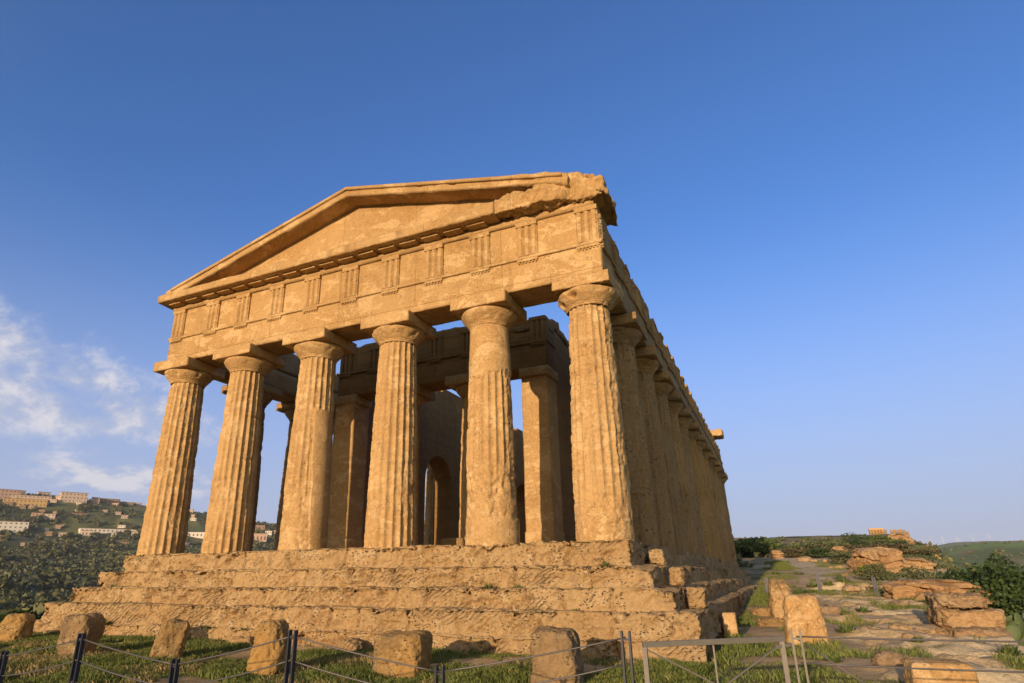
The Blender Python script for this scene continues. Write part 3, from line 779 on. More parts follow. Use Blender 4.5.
def jag2(V):
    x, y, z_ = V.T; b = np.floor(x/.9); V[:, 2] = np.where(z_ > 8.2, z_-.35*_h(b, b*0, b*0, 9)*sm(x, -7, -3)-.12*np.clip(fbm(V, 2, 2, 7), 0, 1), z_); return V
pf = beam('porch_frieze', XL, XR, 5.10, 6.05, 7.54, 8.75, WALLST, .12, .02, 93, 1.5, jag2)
for i in range(7):
    x = XL+.33 + i*(XR-XL-.66)/6
    triglyph(x, 5.10, 7.545, 8.5, mat=WALLST, parent=pf, s=200+i)
    regula(x, 5.05, 7.448, mat=WALLST, parent=pa)
# right porch wall carries the frieze back
def jag3(V):
    x, y, z_ = V.T; b = np.floor(y/.7); V[:, 2] = np.where(z_ > 8.45, z_-.45*_h(b, b*0, b*0, 19)-.1*np.clip(fbm(V, 2, 2, 8), 0, 1), z_); return V
for xa, xb in ((XR-TW+.05, XR-.05), (XL+.05, XL+TW-.05)):
    beam('cella_wall_top', xa, xb, 6.06, 9.62, 8.305, 8.95, WALLST, .12, .04, 95, 1.5, jag3)
# cross wall with its wide doorway
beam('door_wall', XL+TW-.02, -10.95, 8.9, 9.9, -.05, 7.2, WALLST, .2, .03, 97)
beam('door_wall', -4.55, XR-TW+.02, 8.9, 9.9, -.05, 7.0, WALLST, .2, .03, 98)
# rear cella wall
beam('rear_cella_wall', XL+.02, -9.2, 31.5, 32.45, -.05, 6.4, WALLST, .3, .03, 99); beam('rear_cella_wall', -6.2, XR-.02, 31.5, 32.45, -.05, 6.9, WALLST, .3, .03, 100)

# ------------------------------------------------------------------ loose stones
def rock_mesh(dx_, dy_, dz_, s, square=4.0, taper=(1, 1), lean=(0, 0), amp=.06, res=14, notch=None):
    l = np.linspace(-1, 1, res); V, F = grid_box(l, l, l)
    p = square; k = (np.abs(V)**p).sum(1)**(1/p); V = V/k[:, None]
    n = V/np.linalg.norm(V, axis=1, keepdims=True)
    V = V*np.array([dx_/2, dy_/2, dz_/2]); t = (V[:, 2]/dz_+.5)
    sc = 1/max(.3, min(dx_, dy_, dz_))
    V = V + n*(fbm(V+s*3.1, 1.1*sc, 4, s)*amp*1.3 - np.abs(fbm(V+s, 2.6*sc, 4, s+2))*amp*1.5 - np.maximum(fbm(V+s*2, 6*sc, 3, s+4)-.1, 0)*amp*1.6)[:, None]
    f = taper[0] + (taper[1]-taper[0])*t
    V[:, 0] *= f; V[:, 1] *= f
    V[:, 0] += lean[0]*t*dz_; V[:, 1] += lean[1]*t*dz_
    V[:, 2] += dz_/2
    return V, F
def stone(name, x, y, dims, label, s, cat='stone block', group=None, rz=0, sink=.12, mat=None, z=None, **k):
    V, F = rock_mesh(*dims, s, **k)
    zz = (tz(x, y) if z is None else z) - sink
    o = mesh(name, V, F, mat or BLOCKST, None, True, (x, y, zz)); o.rotation_euler = (0, 0, rz)
    return tag(o, label, cat, group)
TUFTS = []
G1 = 'weathered stone stumps in a row before the temple'
stone('stone_stump', -15.95, -3.9, (.85, .7, .98), 'low brown boulder leaning at the far left edge, left of all the other stumps', 1, group=G1, square=3, lean=(.15, 0), rz=.5, sink=.25, res=34)
stone('stone_stump', -10.75, -5.35, (.74, .72, 1.08), 'mushroom-shaped stump with pale worn base, behind the leaning dark fence post', 2, group=G1, square=4.5, taper=(.72, 1.08), rz=.3, sink=.22, res=34)
stone('stone_stump', -8.1, -5.25, (.66, .62, .98), 'wedge-shaped stump with slanting top and dark right face, left of the second pair of columns', 3, group=G1, square=5, taper=(.92, .9), lean=(.16, 0), rz=.75, sink=.2, res=34)
stone('stone_stump', -4.85, -5.7, (.62, .62, 1.08), 'tall hunched stump with flaking yellow side, just left of a tall fence post', 4, group=G1, square=4, taper=(1.10, .84), rz=.25, sink=.18, res=34, amp=.08)
stone('stone_stump', -2.6, -4.83, (.96, .8, .84), 'wide grey-topped squared stump standing below the third front column from the right', 5, group=G1, square=6, taper=(.95, 1.06), rz=.06, sink=.15, res=36)
stone('stone_stump', .29, -4.92, (.80, .72, 1.0), 'rounded golden stump in front of the steps, just left of the gate', 6, group=G1, square=6, taper=(1.0, .93), rz=.1, sink=.18, res=36)
stone('stone_block', 5.43, -4.3, (.74, .7, .80), 'squared stone block with a crack across it, behind the cables at the lower right', 7, mat=SUNST, square=10, taper=(1.10, .96), rz=.04, sink=.1, res=36, amp=.03)
stone('standing_stone', 4.02, 1.5, (.86, .95, 1.18), 'tall worn standing stone with white lichen spots, beside the right gate post', 8, 'standing stone', mat=SUNST, square=6, taper=(1.06, .84), lean=(.0, .05), rz=.1, sink=.15, res=44, amp=.08)
stone('standing_stone', 3.60, 9.0, (.85, 6.4, 1.30), 'long ragged standing stone trailing behind the lichen-spotted one along the temple flank', 9, 'standing stone', mat=SUNST, square=5, taper=(1.1, .7), lean=(-.05, .05), rz=.02, sink=.2, res=50, amp=.12)
G2 = 'cut stones on the flank steps'
stone('step_stone', .98, 1.15, (.40, .46, .40), 'small cut cube standing on the top step by the corner column', 10, 'cut stone', G2, 0, .02, STEPST, -.54, square=6, res=26, amp=.06)
stone('step_stone', 1.50, .55, (.36, .46, .44), 'cut cube on the second step, below the one by the corner column', 11, 'cut stone', G2, 0, .02, STEPST, -1.01, square=6, res=26, amp=.06)
stone('step_stone', 1.98, -.1, (.40, .5, .44), 'cut cube on the third step of the right flank, above the lowest one', 12, 'cut stone', G2, 0, .02, STEPST, -1.46, square=6, res=26, amp=.06)
stone('step_stone', 2.42, 2.0, (.32, .4, .62), 'narrow upright cut stone standing in the grass at the foot of the flank steps', 13, 'cut stone', G2, 0, .05, SUNST, square=12, res=12, amp=.014)
stone('fallen_stone', 3.0, 8.3, (.7, .5, .36), 'flat fallen stone in the grass strip, further along the flank', 14, 'fallen stone', square=4, res=24, amp=.09, rz=.3)
stone('fallen_stone', 3.3, 5.2, (.9, .45, .30), 'low fallen stone in the grass strip, left of the standing stones', 15, 'fallen stone', square=3.5, res=24, amp=.09, rz=.1)
stone('floor_stone', -5.5, 2.6, (.8, .5, .42), 'left of two small fallen blocks on the temple floor between the middle columns', 16, 'fallen stone', 'fallen blocks on the temple floor', .2, .03, BLOCKST, -.03, square=8, res=12, amp=.02)
stone('floor_stone', -4.85, 2.8, (.62, .5, .46), 'right of two small fallen blocks on the temple floor between the middle columns', 17, 'fallen stone', 'fallen blocks on the temple floor', -.1, .03, BLOCKST, -.03, square=8, res=12, amp=.02)
for q in range(46):
    x = random.uniform(4.4, 8.6) + (random.random()**2)*3; y = random.choice([random.uniform(-4, 12), random.uniform(10, 58)])
    if parts_of(np.array([x]), np.array([y]))[1][0] > -.6: continue
    k = random.uniform(.18, .55)*(1+max(0, y)*.02)
    stone('loose_stone', x, y, (k*1.3, k, k*.55), 'loose pale stone lying on the bare rocky ground to the right', 120+q, 'loose stone', 'loose stones on the rocky ground', random.uniform(0, 3), k*.12, ROCKST, square=3, res=10, amp=.07*k*2)
for q in range(34):
    x = random.uniform(2.9, 9.5); y = random.uniform(-4, 40)
    if parts_of(np.array([x]), np.array([y]))[1][0] > -.4: continue
    TUFTS.append((x, y, random.uniform(.14, .30)*(1+max(0, y)*.018), 800+q))
# rubble along the foot of the steps
for q in range(7):
    x = -16.6 + q*2.75 + random.uniform(-.3, .3)
    stone('rubble_stone', x, -2.55+random.uniform(-.25, .1), (random.uniform(.4, .9), .45, random.uniform(.2, .36)), 'low worn rubble stone lying along the foot of the front steps', 50+q, 'rubble stone', 'rubble along the foot of the steps', random.uniform(-.4, .4), .1, STEPST, square=3, res=10, amp=.08)
# rock outcrops on the right
def ledge():
    e = empty('rock_ledge', (7.5, 5.6, -2.6), 'layered sandstone ledge with a flat jutting cap, at the cliff edge by the cactus', 'rock')
    lay = [(8.1, 4.6, 1.2, 2.0, -4.2, 1.75, .8), (7.95, 5.6, 1.25, 2.2, -2.85, .75, .3), (8.0, 6.3, 1.45, 2.2, -2.2, .55, .3), (7.95, 6.8, 1.2, 2.0, -1.72, .40, .2), (7.0, 5.9, 1.4, 1.8, -2.75, .62, .2)]
    for i, (x, y, dx_, dy_, z0, dz_, a) in enumerate(lay):
        V, F = rock_mesh(dx_, dy_, dz_, 150+i, square=6, amp=.10, res=34)
        V = V + np.array([x, y, z0]) - np.array(e.location)
        mesh('rock_layer', V, F, ROCKST, e)
ledge()
def outcrop(azd, r, w, h, d, label, s, rz=0, sink=.5, amp=.5, mat=None, name='rock_outcrop'):
    l = np.linspace(-1, 1, 46); V, F = grid_box(l, l, l)
    V = V/((np.abs(V)**3.0).sum(1)**(1/3.0))[:, None]; n = V/np.linalg.norm(V, axis=1, keepdims=True)
    V = V*np.array([w/2, d/2, h/2]); k = 1/max(w, h)
    lay = h*.16; zz_ = V[:, 2]+fbm(V+s, 1.2*k, 3, s)*h*.28+V[:, 0]*.15
    fl_ = np.floor(zz_/lay); fr2 = zz_/lay-fl_
    inset = _h(fl_, fl_*0, fl_*0, s)*.22 + .10*sm(fr2, .8, 1)
    blk_ = fbm(np.stack([V[:, 0]+fl_*7.7, V[:, 1], V[:, 2]*.2], 1), 2.6*k, 2, s+3)
    f = 1 - inset*.55 + .55*amp*blk_ + .6*amp*fbm(V+s*2, 1.9*k, 4, s+5) - .6*amp*np.abs(fbm(V, 4.5*k, 4, s+6))
    V = V*np.stack([f, f, .75+.25*f], 1)
    V[:, 0] += .18*(V[:, 2]+h/2)*math.sin(s); V[:, 2] += h/2
    x = EYE[0]+r*math.sin(rad(azd)); y = EYE[1]+r*math.cos(rad(azd))
    o = mesh(name, V, F, mat or FARROCK, None, False, (x, y, tz(x, y)-sink)); o.rotation_euler = (0, 0, rz)
    return tag(o, label, 'rock')
outcrop(6.6, 56, 3.3, 2.7, 4.0, 'large pale cliff outcrop with a dark hollow, on the ridge above the rock shelf', 201, .3, 1.0, .5)
outcrop(8.6, 58, 3.4, 1.7, 3.0, 'sloping rock shoulder right of the large cliff outcrop', 202, .2, .8, .5)
outcrop(8.35, 250, 7.0, 5.0, 7, 'far pale rock face on the ridge, below the distant temple', 203, .5, 2.0, .6)
outcrop(9.2, 170, 3.6, 3.2, 4, 'small rock knob on the slope right of the far rock face', 204, .1, .8, .5)
outcrop(9.9, 230, 8, 6.0, 7, 'pale boulder crag standing clear at the right end of the ridge', 205, .9, 1.6, .6)
outcrop(9.75, 46, 3.4, 1.1, 2.6, 'low rock shelf at the cliff edge under the sloping rock shoulder', 208, .1, .7, .5)
outcrop(10.5, 34, 3.2, 1.1, 2.4, 'low rock shelf with grass in front, left of the layered ledge', 209, .1, .5, .5)
outcrop(10.0, 34, 3.4, 1.3, 2.6, 'broken rock at the cliff edge behind the layered ledge', 211, .3, .7, .6)
outcrop(10.6, 44, 3.2, 1.8, 3.0, 'tilted slab at the cliff edge, beyond the broken rock', 212, .7, .8, .6)
outcrop(4.6, 82, 1.9, 1.5, 1.5, 'small pale rock lying beside the path before the shrubs', 206, .3, .3, .5)
outcrop(-.2, 84, 1.7, 1.3, 1.4, 'low yellow stone at the edge of the path, beside the tree trunk', 207, .3, .3, .4)
outcrop(2.4, 96, 5.5, 1.6, 2.0, 'long low yellow rock bank behind the path, under the thicket', 210, .1, .3, .4)

# ------------------------------------------------------------------ fences
def post(mb, x, y, z0, z1, lean=0.0, wide=.020, gap=.040):
    for sx in (-1, 1):
        mb.bar((x+sx*gap, y, z0), (x+sx*gap+lean, y, z1), wide, .05, up=(0, 1, 0))
    for zz in np.linspace(z0+.15, z1-.08, 3):
        t = (zz-z0)/(z1-z0); mb.bar((x-gap+lean*t, y, zz), (x+gap+lean*t, y, zz), .02, .02)
def cable_run(parent, org, posts, levels):
    for (a, b) in zip(posts[:-1], posts[1:]):
        for k in range(levels):
            pa_ = np.array([a[0], a[1], a[3]-.06-.24*k]); pb = np.array([b[0], b[1], b[3]-.06-.24*k])
            t = np.linspace(0, 1, 9); sag = .018+.012*k
            pts = [pa_*(1-u)+pb*u - np.array([0, 0, sag*4*u*(1-u)]) - org for u in t]
            MB().tube(pts, .009, 6).build('cable', CABLEM, parent, True)
def fence(posts, label, group=None, levels=3, mat=POSTM, wide=.02, gap=.04):
    org = np.array([posts[0][0], posts[0][1], posts[0][2]])
    e = empty('cable_fence', org, label, 'fence', group)
    for (x, y, z0, z1) in posts:
        mb = MB(); post(mb, x-org[0], y-org[1], z0-org[2]-.2, z1-org[2], 0, wide, gap); mb.build('post', mat, e)
    cable_run(e, org, posts, levels)
    return e
fence([(-7.2, -9.62, -2.5, -1.42), (-5.77, -9.63, -2.5, -1.65), (-4.34, -9.58, -2.5, -1.40), (-2.80, -9.43, -2.5, -1.64), (-1.21, -9.30, -2.45, -1.30), (.33, -8.76, -2.45, -1.645), (2.20, -8.25, -2.45, -1.30)],
      'dark steel post and cable fence at the bottom left, before the stone stumps')
fe = fence([(3.775, -7.58, -2.4, -1.30), (7.2, -7.2, -2.5, -1.28), (10.4, -7.0, -3.2, -1.6)], 'steel cable fence right of the gate, crossing in front of the squared block', levels=2, mat=GATEM)
MB().tube([(0, 0, 1.02), (.55, .05, .62), (1.5, .12, .05)], .008, 6).build('cable', CABLEM, fe, True)
def gate():
    a, b = np.array([2.40, -8.42, 0]), np.array([3.655, -7.62, 0]); org = np.array([2.40, -8.42, -2.4])
    e = empty('metal_gate', org, 'grey steel field gate with crossed bracing, between the two fences', 'gate')
    zt, zb = -1.405, -2.25
    A_, B_ = np.array([0, 0, 0.]), b-a
    P = lambda t, z_: A_*(1-t)+B_*t+np.array([0, 0, z_+2.4])
    m = MB(); m.bar(P(0, zt), P(1, zt+.025), .04, .05); m.bar(P(0, zb), P(1, zb), .04, .045); m.bar(P(.012, zb), P(.012, zt-.02), .045, .04, up=(0, 1, 0)); m.bar(P(.985, zb), P(.985, zt), .045, .04, up=(0, 1, 0)); m.build('gate_frame', GATEM, e)
    for (s0, z0, s1, z1) in ((.02, zt-.04, .52, zt-.40), (.98, zt-.02, .56, zt-.36), (.02, zt-.32, .5, zb), (.98, zt-.36, .6, zb)):
        MB().bar(P(s0, z0), P(s1, z1), .014, .014).build('brace', GATEM, e)
    MB().bar(P(.49, zb), P(.49, zt-.02), .016, .016, up=(0, 1, 0)).build('bar', GATEM, e)
    m = MB(); m.bar(P(.93, zt-.05), P(1.05, zt-.03), .03, .03); m.build('latch', GATEM, e)
gate()
fence([(.6+2.35*i, 21.0-.1*i, tz(.6+2.35*i+2.2, 21), tz(.6+2.35*i+2.2, 21)+(1.05 if i % 2 == 0 else .72)) for i in range(1, 5)],
      'far dark post fence across the ridge, behind the standing stones', levels=2, wide=.07, gap=.045)

# ------------------------------------------------------------------ plants
def leaf_cloud(n, lobes, size, s, flat=.0, shell=.55):
    """leaf-sized quads spread through several uneven lobes; returns V, F"""
    g = np.random.default_rng(s); lobes = np.array(lobes, float)
    wv = lobes[:, 3]*lobes[:, 4]*lobes[:, 5]; wv = wv**.8; k = g.choice(len(lobes), n, p=wv/wv.sum())
    d = g.normal(size=(n, 3)); d /= np.linalg.norm(d, axis=1, keepdims=True)
    rr_ = shell+(1-shell)*g.random(n)**.7; bum = 1+.35*fbm(d*2.2+k[:, None]*5.0, 1.0, 3, s)
    keep = fbm(d*3.5+k[:, None]*9.0, 1.0, 2, s+1) > -.28
    c = lobes[k, :3] + d*lobes[k, 3:6]*(rr_*bum)[:, None]
    c = c[keep]; n = len(c); d = d[keep]
    a = g.normal(size=(n, 3))+d*.6; a /= np.linalg.norm(a, axis=1, keepdims=True)
    b = np.cross(a, g.normal(size=(n, 3))); b /= np.linalg.norm(b, axis=1, keepdims=True); c2 = np.cross(a, b)
    sz = size*(.6+.8*g.random(n))[:, None]
    V = np.stack([c-b*sz*.5, c+c2*sz*.32, c+b*sz*.5, c-c2*sz*.32], 1).reshape(-1, 3)
    F = np.arange(n*4).reshape(n, 4)
    return V, F
LEAF = {
    'olive': leaf_mat('olive_leaves', (.060, .075, .03), (.13, .14, .06)),
    'carob': leaf_mat('carob_leaves', (.022, .042, .012), (.055, .085, .024)),
    'far': leaf_mat('far_leaves', (.055, .066, .028), (.17, .165, .07)),
    'bright': leaf_mat('bright_leaves', (.055, .085, .02), (.10, .13, .035)),
    'brown': leaf_mat('dry_shrub_leaves', (.060, .052, .026), (.11, .088, .045)),
    'yellow': leaf_mat('broom_flowers', (.42, .28, .02), (.55, .40, .04)),
    'cactus': plain_mat('cactus_pads', (.085, .115, .045), .6, 0, .35, 2.0),
}
BARK = plain_mat('bark', (.12, .085, .055), .95, 0, .35, 4)
def lobes_for(w, h, s, n=9, base=.25):
    g = random.Random(s); out_ = []
    for i in range(n):
        a = g.uniform(0, 6.28); rr_ = w*.32*math.sqrt(g.random())
        out_.append((math.cos(a)*rr_, math.sin(a)*rr_, h*(base+.18+(.52-base*.3)*g.random()), w*g.uniform(.15, .26), w*g.uniform(.15, .26), h*g.uniform(.12, .22)))
    return out_
def trunk_mb(w, h, s, base=.25, forks=4):
    g = random.Random(s); mb = MB()
    p = np.array([[0, 0, -.3], [g.uniform(-.04, .04)*w, 0, h*.15], [g.uniform(-.08, .08)*w, g.uniform(-.05, .05)*w, h*(base+.1)]])
    mb.tube(p, [w*.055, w*.04, w*.032], 8)
    for i in range(forks):
        a = 6.28*i/forks+g.random(); q = p[-1]
        e = q+np.array([math.cos(a)*w*.24, math.sin(a)*w*.24, h*g.uniform(.25, .4)])
        mb.tube([q, q*.5+e*.5+np.array([0, 0, h*.04]), e], [w*.026, w*.018, w*.007], 6)
    return mb
def tree(name, x, y, w, h, label, cat, mat, s, leaves=2500, size=None, base=.22, group=None, sink=.2, z=None, lob=9, trunk=True):
    e = empty(name, (x, y, (tz(x, y) if z is None else z)-sink), label, cat, group, random.uniform(0, 6))
    V, F = leaf_cloud(leaves, lobes_for(w, h, s, lob, base), size or w*.05, s); mesh('crown', V, F, LEAF[mat], e, False)
    if trunk: trunk_mb(w, h, s, base).build('trunk', BARK, e, True)
    return e
def pos(azd, r): return EYE[0]+r*math.sin(rad(azd)), EYE[1]+r*math.cos(rad(azd))
def az_of(xp, yp):       # direction of a photo point, to set things out by bearing
    d = F_*604.72 + R_*(xp-483.94) - U_*(yp-363.6)
    return math.degrees(math.atan2(d[0], d[1])), math.degrees(math.atan2(d[2], math.hypot(d[0], d[1])))
RT = [  # px, base py, top py, width px, range, leaf kind, label
    (763, 566, 543, 42, 92, 'bright', 'rounded green tree with a pale bent trunk, nearest the temple end', 'ridge_tree'),
    (741, 566, 551, 18, 95, 'carob', 'low dark bush squeezed between temple end and rounded tree', 'shrub'),
    (804, 562, 544, 34, 96, 'olive', 'mid green bush behind the path, right of the rounded tree', 'shrub'),
    (828, 562, 542, 40, 105, 'olive', 'broad brownish green thicket in the middle of the ridge', 'shrub'),
    (853, 552, 537, 26, 125, 'carob', 'dark green domed bush on the skyline left of the distant temple', 'shrub'),
    (838, 572, 552, 44, 84, 'brown', 'dry brown shrub spreading above the pale rocks', 'shrub'),
    (790, 566, 556, 26, 88, 'brown', 'low dry shrub at the far edge of the path', 'shrub'),
    (820, 570, 561, 22, 80, 'carob', 'low dark shrub at the bend of the path', 'shrub'),
    (850, 578, 565, 26, 66, 'olive', 'grey green shrub left of the large cliff outcrop', 'shrub'),
    (884, 548, 537, 26, 210, 'bright', 'light green scrub just below the distant temple', 'shrub'),
    (868, 549, 541, 22, 190, 'olive', 'small olive shrub left of the far pale rock face', 'shrub'),
    (912, 560, 548, 26, 150, 'olive', 'grey shrub on the slope below the far pale rock face', 'shrub'),
    (900, 575, 553, 40, 90, 'brown', 'long brownish shrub clinging to the cliff slope', 'shrub'),
    (918, 592, 566, 34, 60, 'olive', 'olive green shrub on the slope beyond the rounded rock shoulder', 'shrub'),
    (930, 588, 569, 34, 44, 'olive', 'grey green shrub hanging over the cliff edge, left of the dark leafy tree', 'shrub'),
    (880, 592, 578, 22, 48, 'olive', 'small green shrub at the foot of the large cliff outcrop', 'shrub'),
]
for i, (xp, yb, yt, wp, r, mt, lab, nm) in enumerate(RT):
    azd, elb = az_of(xp, yb); _, elt = az_of(xp, yt); x, y = pos(azd, r)
    zt = EYE[2]+r*math.tan(rad(elt)); zb = min(tz(x, y), EYE[2]+r*math.tan(rad(elb)))
    zb = tz(x, y); h = max(1.0, zt-zb); w = wp*r/600
    tree(nm, x, y, w*1.45, h*1.5, lab, 'tree' if nm == 'ridge_tree' else 'shrub', mt, 300+i, 3600, max(.10, w*.05), .18 if nm == 'ridge_tree' else .0, sink=.1, lob=12)
# yellow broom
x, y = pos(*(az_of(867, 575)[0], 49)); V, F = leaf_cloud(420, lobes_for(1.2, 1.0, 71, 6, .1), .11, 71)
b_ = empty('broom_shrub', (x, y, tz(x, y)+.1), 'bright yellow flowering broom at the foot of the cliff outcrop', 'shrub'); mesh('flowers', V, F, LEAF['yellow'], b_, False)
V, F = leaf_cloud(500, lobes_for(1.5, 1.0, 72, 6, .0), .11, 72); mesh('foliage', V, F, LEAF['bright'], b_, False)
# dark carob tree growing below the ledge
x, y = 11.9, 19.5
tree('carob_tree', x, y, 5.0, 4.6, 'large dark green leafy tree rooted below the cliff edge, beside the layered ledge', 'tree', 'carob', 402, 16000, .17, .15, z=-4.5, lob=22)
tree('shrub', 15.8, 14.0, 4.2, 3.8, 'mid green bush on the slope below the dark leafy tree', 'shrub', 'olive', 403, 3500, .22, .1, z=-5.4, lob=10)
# prickly pear
def cactus(x, y, z_, n, spread, hh, label, s):
    g = random.Random(s); e = empty('prickly_pear', (x, y, z_), label, 'cactus')
    u, v = np.meshgrid(np.linspace(0, 2*math.pi, 13)[:-1], np.linspace(0, math.pi, 9), indexing='ij')
    S = np.stack([np.cos(u)*np.sin(v), np.sin(u)*np.sin(v), np.cos(v)], 2).reshape(-1, 3)
    i, j = np.meshgrid(np.arange(12), np.arange(8), indexing='ij'); i = i.ravel(); j = j.ravel(); ip = (i+1) % 12
    Fq = np.stack([i*9+j, i*9+j+1, ip*9+j+1, ip*9+j], 1); ps = []
    for q in range(n):
        a = g.uniform(0, 6.28); rr_ = spread*math.sqrt(g.random()); zz = hh*g.random()**.7*(1-.35*rr_/spread)
        P = S*np.array([.17, .035, .24])*g.uniform(.75, 1.2)
        t1, t2 = g.uniform(-.8, .8), g.uniform(0, 6.28)
        ry = np.array([[1, 0, 0], [0, math.cos(t1), -math.sin(t1)], [0, math.sin(t1), math.cos(t1)]]); rz_ = np.array([[math.cos(t2), -math.sin(t2), 0], [math.sin(t2), math.cos(t2), 0], [0, 0, 1]])
        t3 = g.uniform(-.7, .7); rx = np.array([[math.cos(t3), 0, math.sin(t3)], [0, 1, 0], [-math.sin(t3), 0, math.cos(t3)]])
        P = P @ rx.T @ ry.T @ rz_.T; ps.append((P+np.array([math.cos(a)*rr_, math.sin(a)*rr_, zz]), Fq))
    V, F = join(ps); mesh('pads', V, F, LEAF['cactus'], e, True)
    mb = MB()
    for q in range(7):
        a = g.uniform(0, 6.28); rr_ = spread*.6*g.random(); mb.tube([(math.cos(a)*rr_*.4, math.sin(a)*rr_*.4, -1.0), (math.cos(a)*rr_, math.sin(a)*rr_, hh*.5)], [.10, .05], 6)
    mb.build('stem', BARK, e, True)
cactus(9.35, 7.4, -3.45, 230, 1.3, 1.7, 'clump of grey green prickly pear pads overhanging the cliff edge at the right', 21)
cactus(9.3, 4.9, -3.95, 160, 1.15, 1.6, 'lower prickly pear clump in shade beneath the right-hand cliff edge', 22)

# weeds on the steps
def tuft(x, y, z_, h, n, s, mat='bright', name='grass_tuft', label='small green weed growing from a joint of the eroded temple steps', cat='weed', group='weeds growing on the temple steps'):
    g = np.random.default_rng(s); a = g.uniform(0, 6.28, n); r0 = g.random(n)**.7*h*.8
    b0 = np.stack([np.cos(a)*r0, np.sin(a)*r0, np.zeros(n)], 1)
    tip = b0 + np.stack([np.cos(a)*h*.7*g.random(n), np.sin(a)*h*.7*g.random(n), h*(.25+.75*g.random(n))*(1.1-.7*r0/(h*.8))], 1)
    wd = np.stack([-np.sin(a), np.cos(a), 0*a], 1)*h*.07
    V = np.stack([b0-wd, b0+wd, (b0+tip)/2+wd*.9, tip, (b0+tip)/2-wd*.9], 1).reshape(-1, 3)
    F = np.arange(n*5).reshape(n, 5)
    return tag(mesh(name, V, F, LEAF[mat], None, False, (x, y, z_)), label, cat, group)
zc = [0, -.54, -1.007, -1.455, -1.955]; ofs = [.755, 1.256, 1.752, 2.22, 2.32]
for q in range(26):
    k = random.choice([1, 2, 2, 3, 3, 4]); x = random.uniform(-15.5, 1.0)
    tuft(x, -ofs[k-1]-.06-random.random()*.2, zc[k]-.06, random.uniform(.08, .22), 60, 500+q)

for (x, y, h_, q) in TUFTS:
    tuft(x, y, tz(x, y)-.02, h_, 110, q, label='bushy green weed growing out of the rocky ground to the right', group='weeds on the rocky ground')
# grass in the foreground
def grass(n, xr, yr, h, s, name, mat, thr=.35, extra=None):
    g = np.random.default_rng(s); x = g.uniform(*xr, n); y = g.uniform(*yr, n)
    gm_, gn_ = grassmask(x, y); k = gm_ > thr+.5*g.random(n)*.8
    k &= ~((x < 2.35) & (x > -17.8) & (y > -2.35))
    _, dR_, dL_ = parts_of(x, y); k &= (dR_ < .3) & (dL_ < 1.5)
    if extra is not None: k &= extra(x, y)
    x, y = x[k], y[k]; n = len(x); z_ = terr(x, y)
    cl = .55+.9*sm(fbm(np.stack([x, y, 0*x], 1), 1.1, 3, s+1), -.3, .4)
    a = g.uniform(0, 6.28, n); hh = h*cl*(.5+.8*g.random(n)); le = hh*g.uniform(.1, .8, n)
    b0 = np.stack([x, y, z_-.01], 1); dr = np.stack([np.cos(a), np.sin(a), 0*a], 1)
    tip = b0 + dr*le[:, None] + np.array([0, 0, 1.])*hh[:, None]; a2 = a+1.57+g.normal(0, .6, n)
    wd = np.stack([np.cos(a2), np.sin(a2), 0*a], 1)*(.008+.010*g.random(n))[:, None]*(h/.14)
    mid = b0+dr*le[:, None]*.3+np.array([0, 0, .6])*hh[:, None]
    V = np.stack([b0-wd, b0+wd, mid+wd*.8, tip, mid-wd*.8], 1).reshape(-1, 3)
    o = mesh(name, V, np.arange(n*5).reshape(n, 5), mat, None, False); o['kind'] = 'stuff'
    tag(o, ('dry straw coloured grass' if 'dry' in name else 'short green grass and weeds')+' on the ground '+('at the right' if xr[0] > 0 else 'before the temple steps'), 'grass')
    return o
GRASSM = leaf_mat('grass_blades', (.065, .11, .018), (.20, .20, .06))
grass(210000, (-21, 2.4), (-9, -2.2), .085, 31, 'grass', GRASSM, .42)
grass(90000, (-21, 2.4), (-9, -2.2), .075, 35, 'dry_grass', leaf_mat('dry_grass_blades', (.20, .15, .06), (.36, .28, .13)), .12, lambda x, y: fbm(np.stack([x, y, 0*x], 1), .8, 3, 95) > .0)
grass(190000, (2.3, 11), (-8, 58), .10, 32, 'grass', GRASSM, .3)

# ------------------------------------------------------------------ left valley and hill town
def groundhit(xp, yp, r0=60, r1=3200):
    d = F_*604.72 + R_*(xp-483.94) - U_*(yp-363.6); d = d/np.hypot(d[0], d[1])
    t = np.geomspace(r0, r1, 900); P = EYE+d*t[:, None]; zz = terr(P[:, 0], P[:, 1]); k = np.argmax(P[:, 2] < zz)
    if P[k, 2] >= zz[k]: k = int(np.argmin(P[:, 2]-zz))
    return P[k, 0], P[k, 1], zz[k], t[k]
BW = {c: plain_mat('plaster_'+c, v, .9, 0, .12, .05) for c, v in {'pale': (.55, .42, .33), 'pink': (.50, .34, .25), 'ochre': (.42, .28, .12), 'white': (.68, .62, .55), 'brown': (.34, .22, .14)}.items()}
ROOFM = plain_mat('roof_tiles', (.25, .15, .09), .9, 0, .2, .1); WINM = plain_mat('dark_window', (.10, .085, .075), .3, 0, .1)
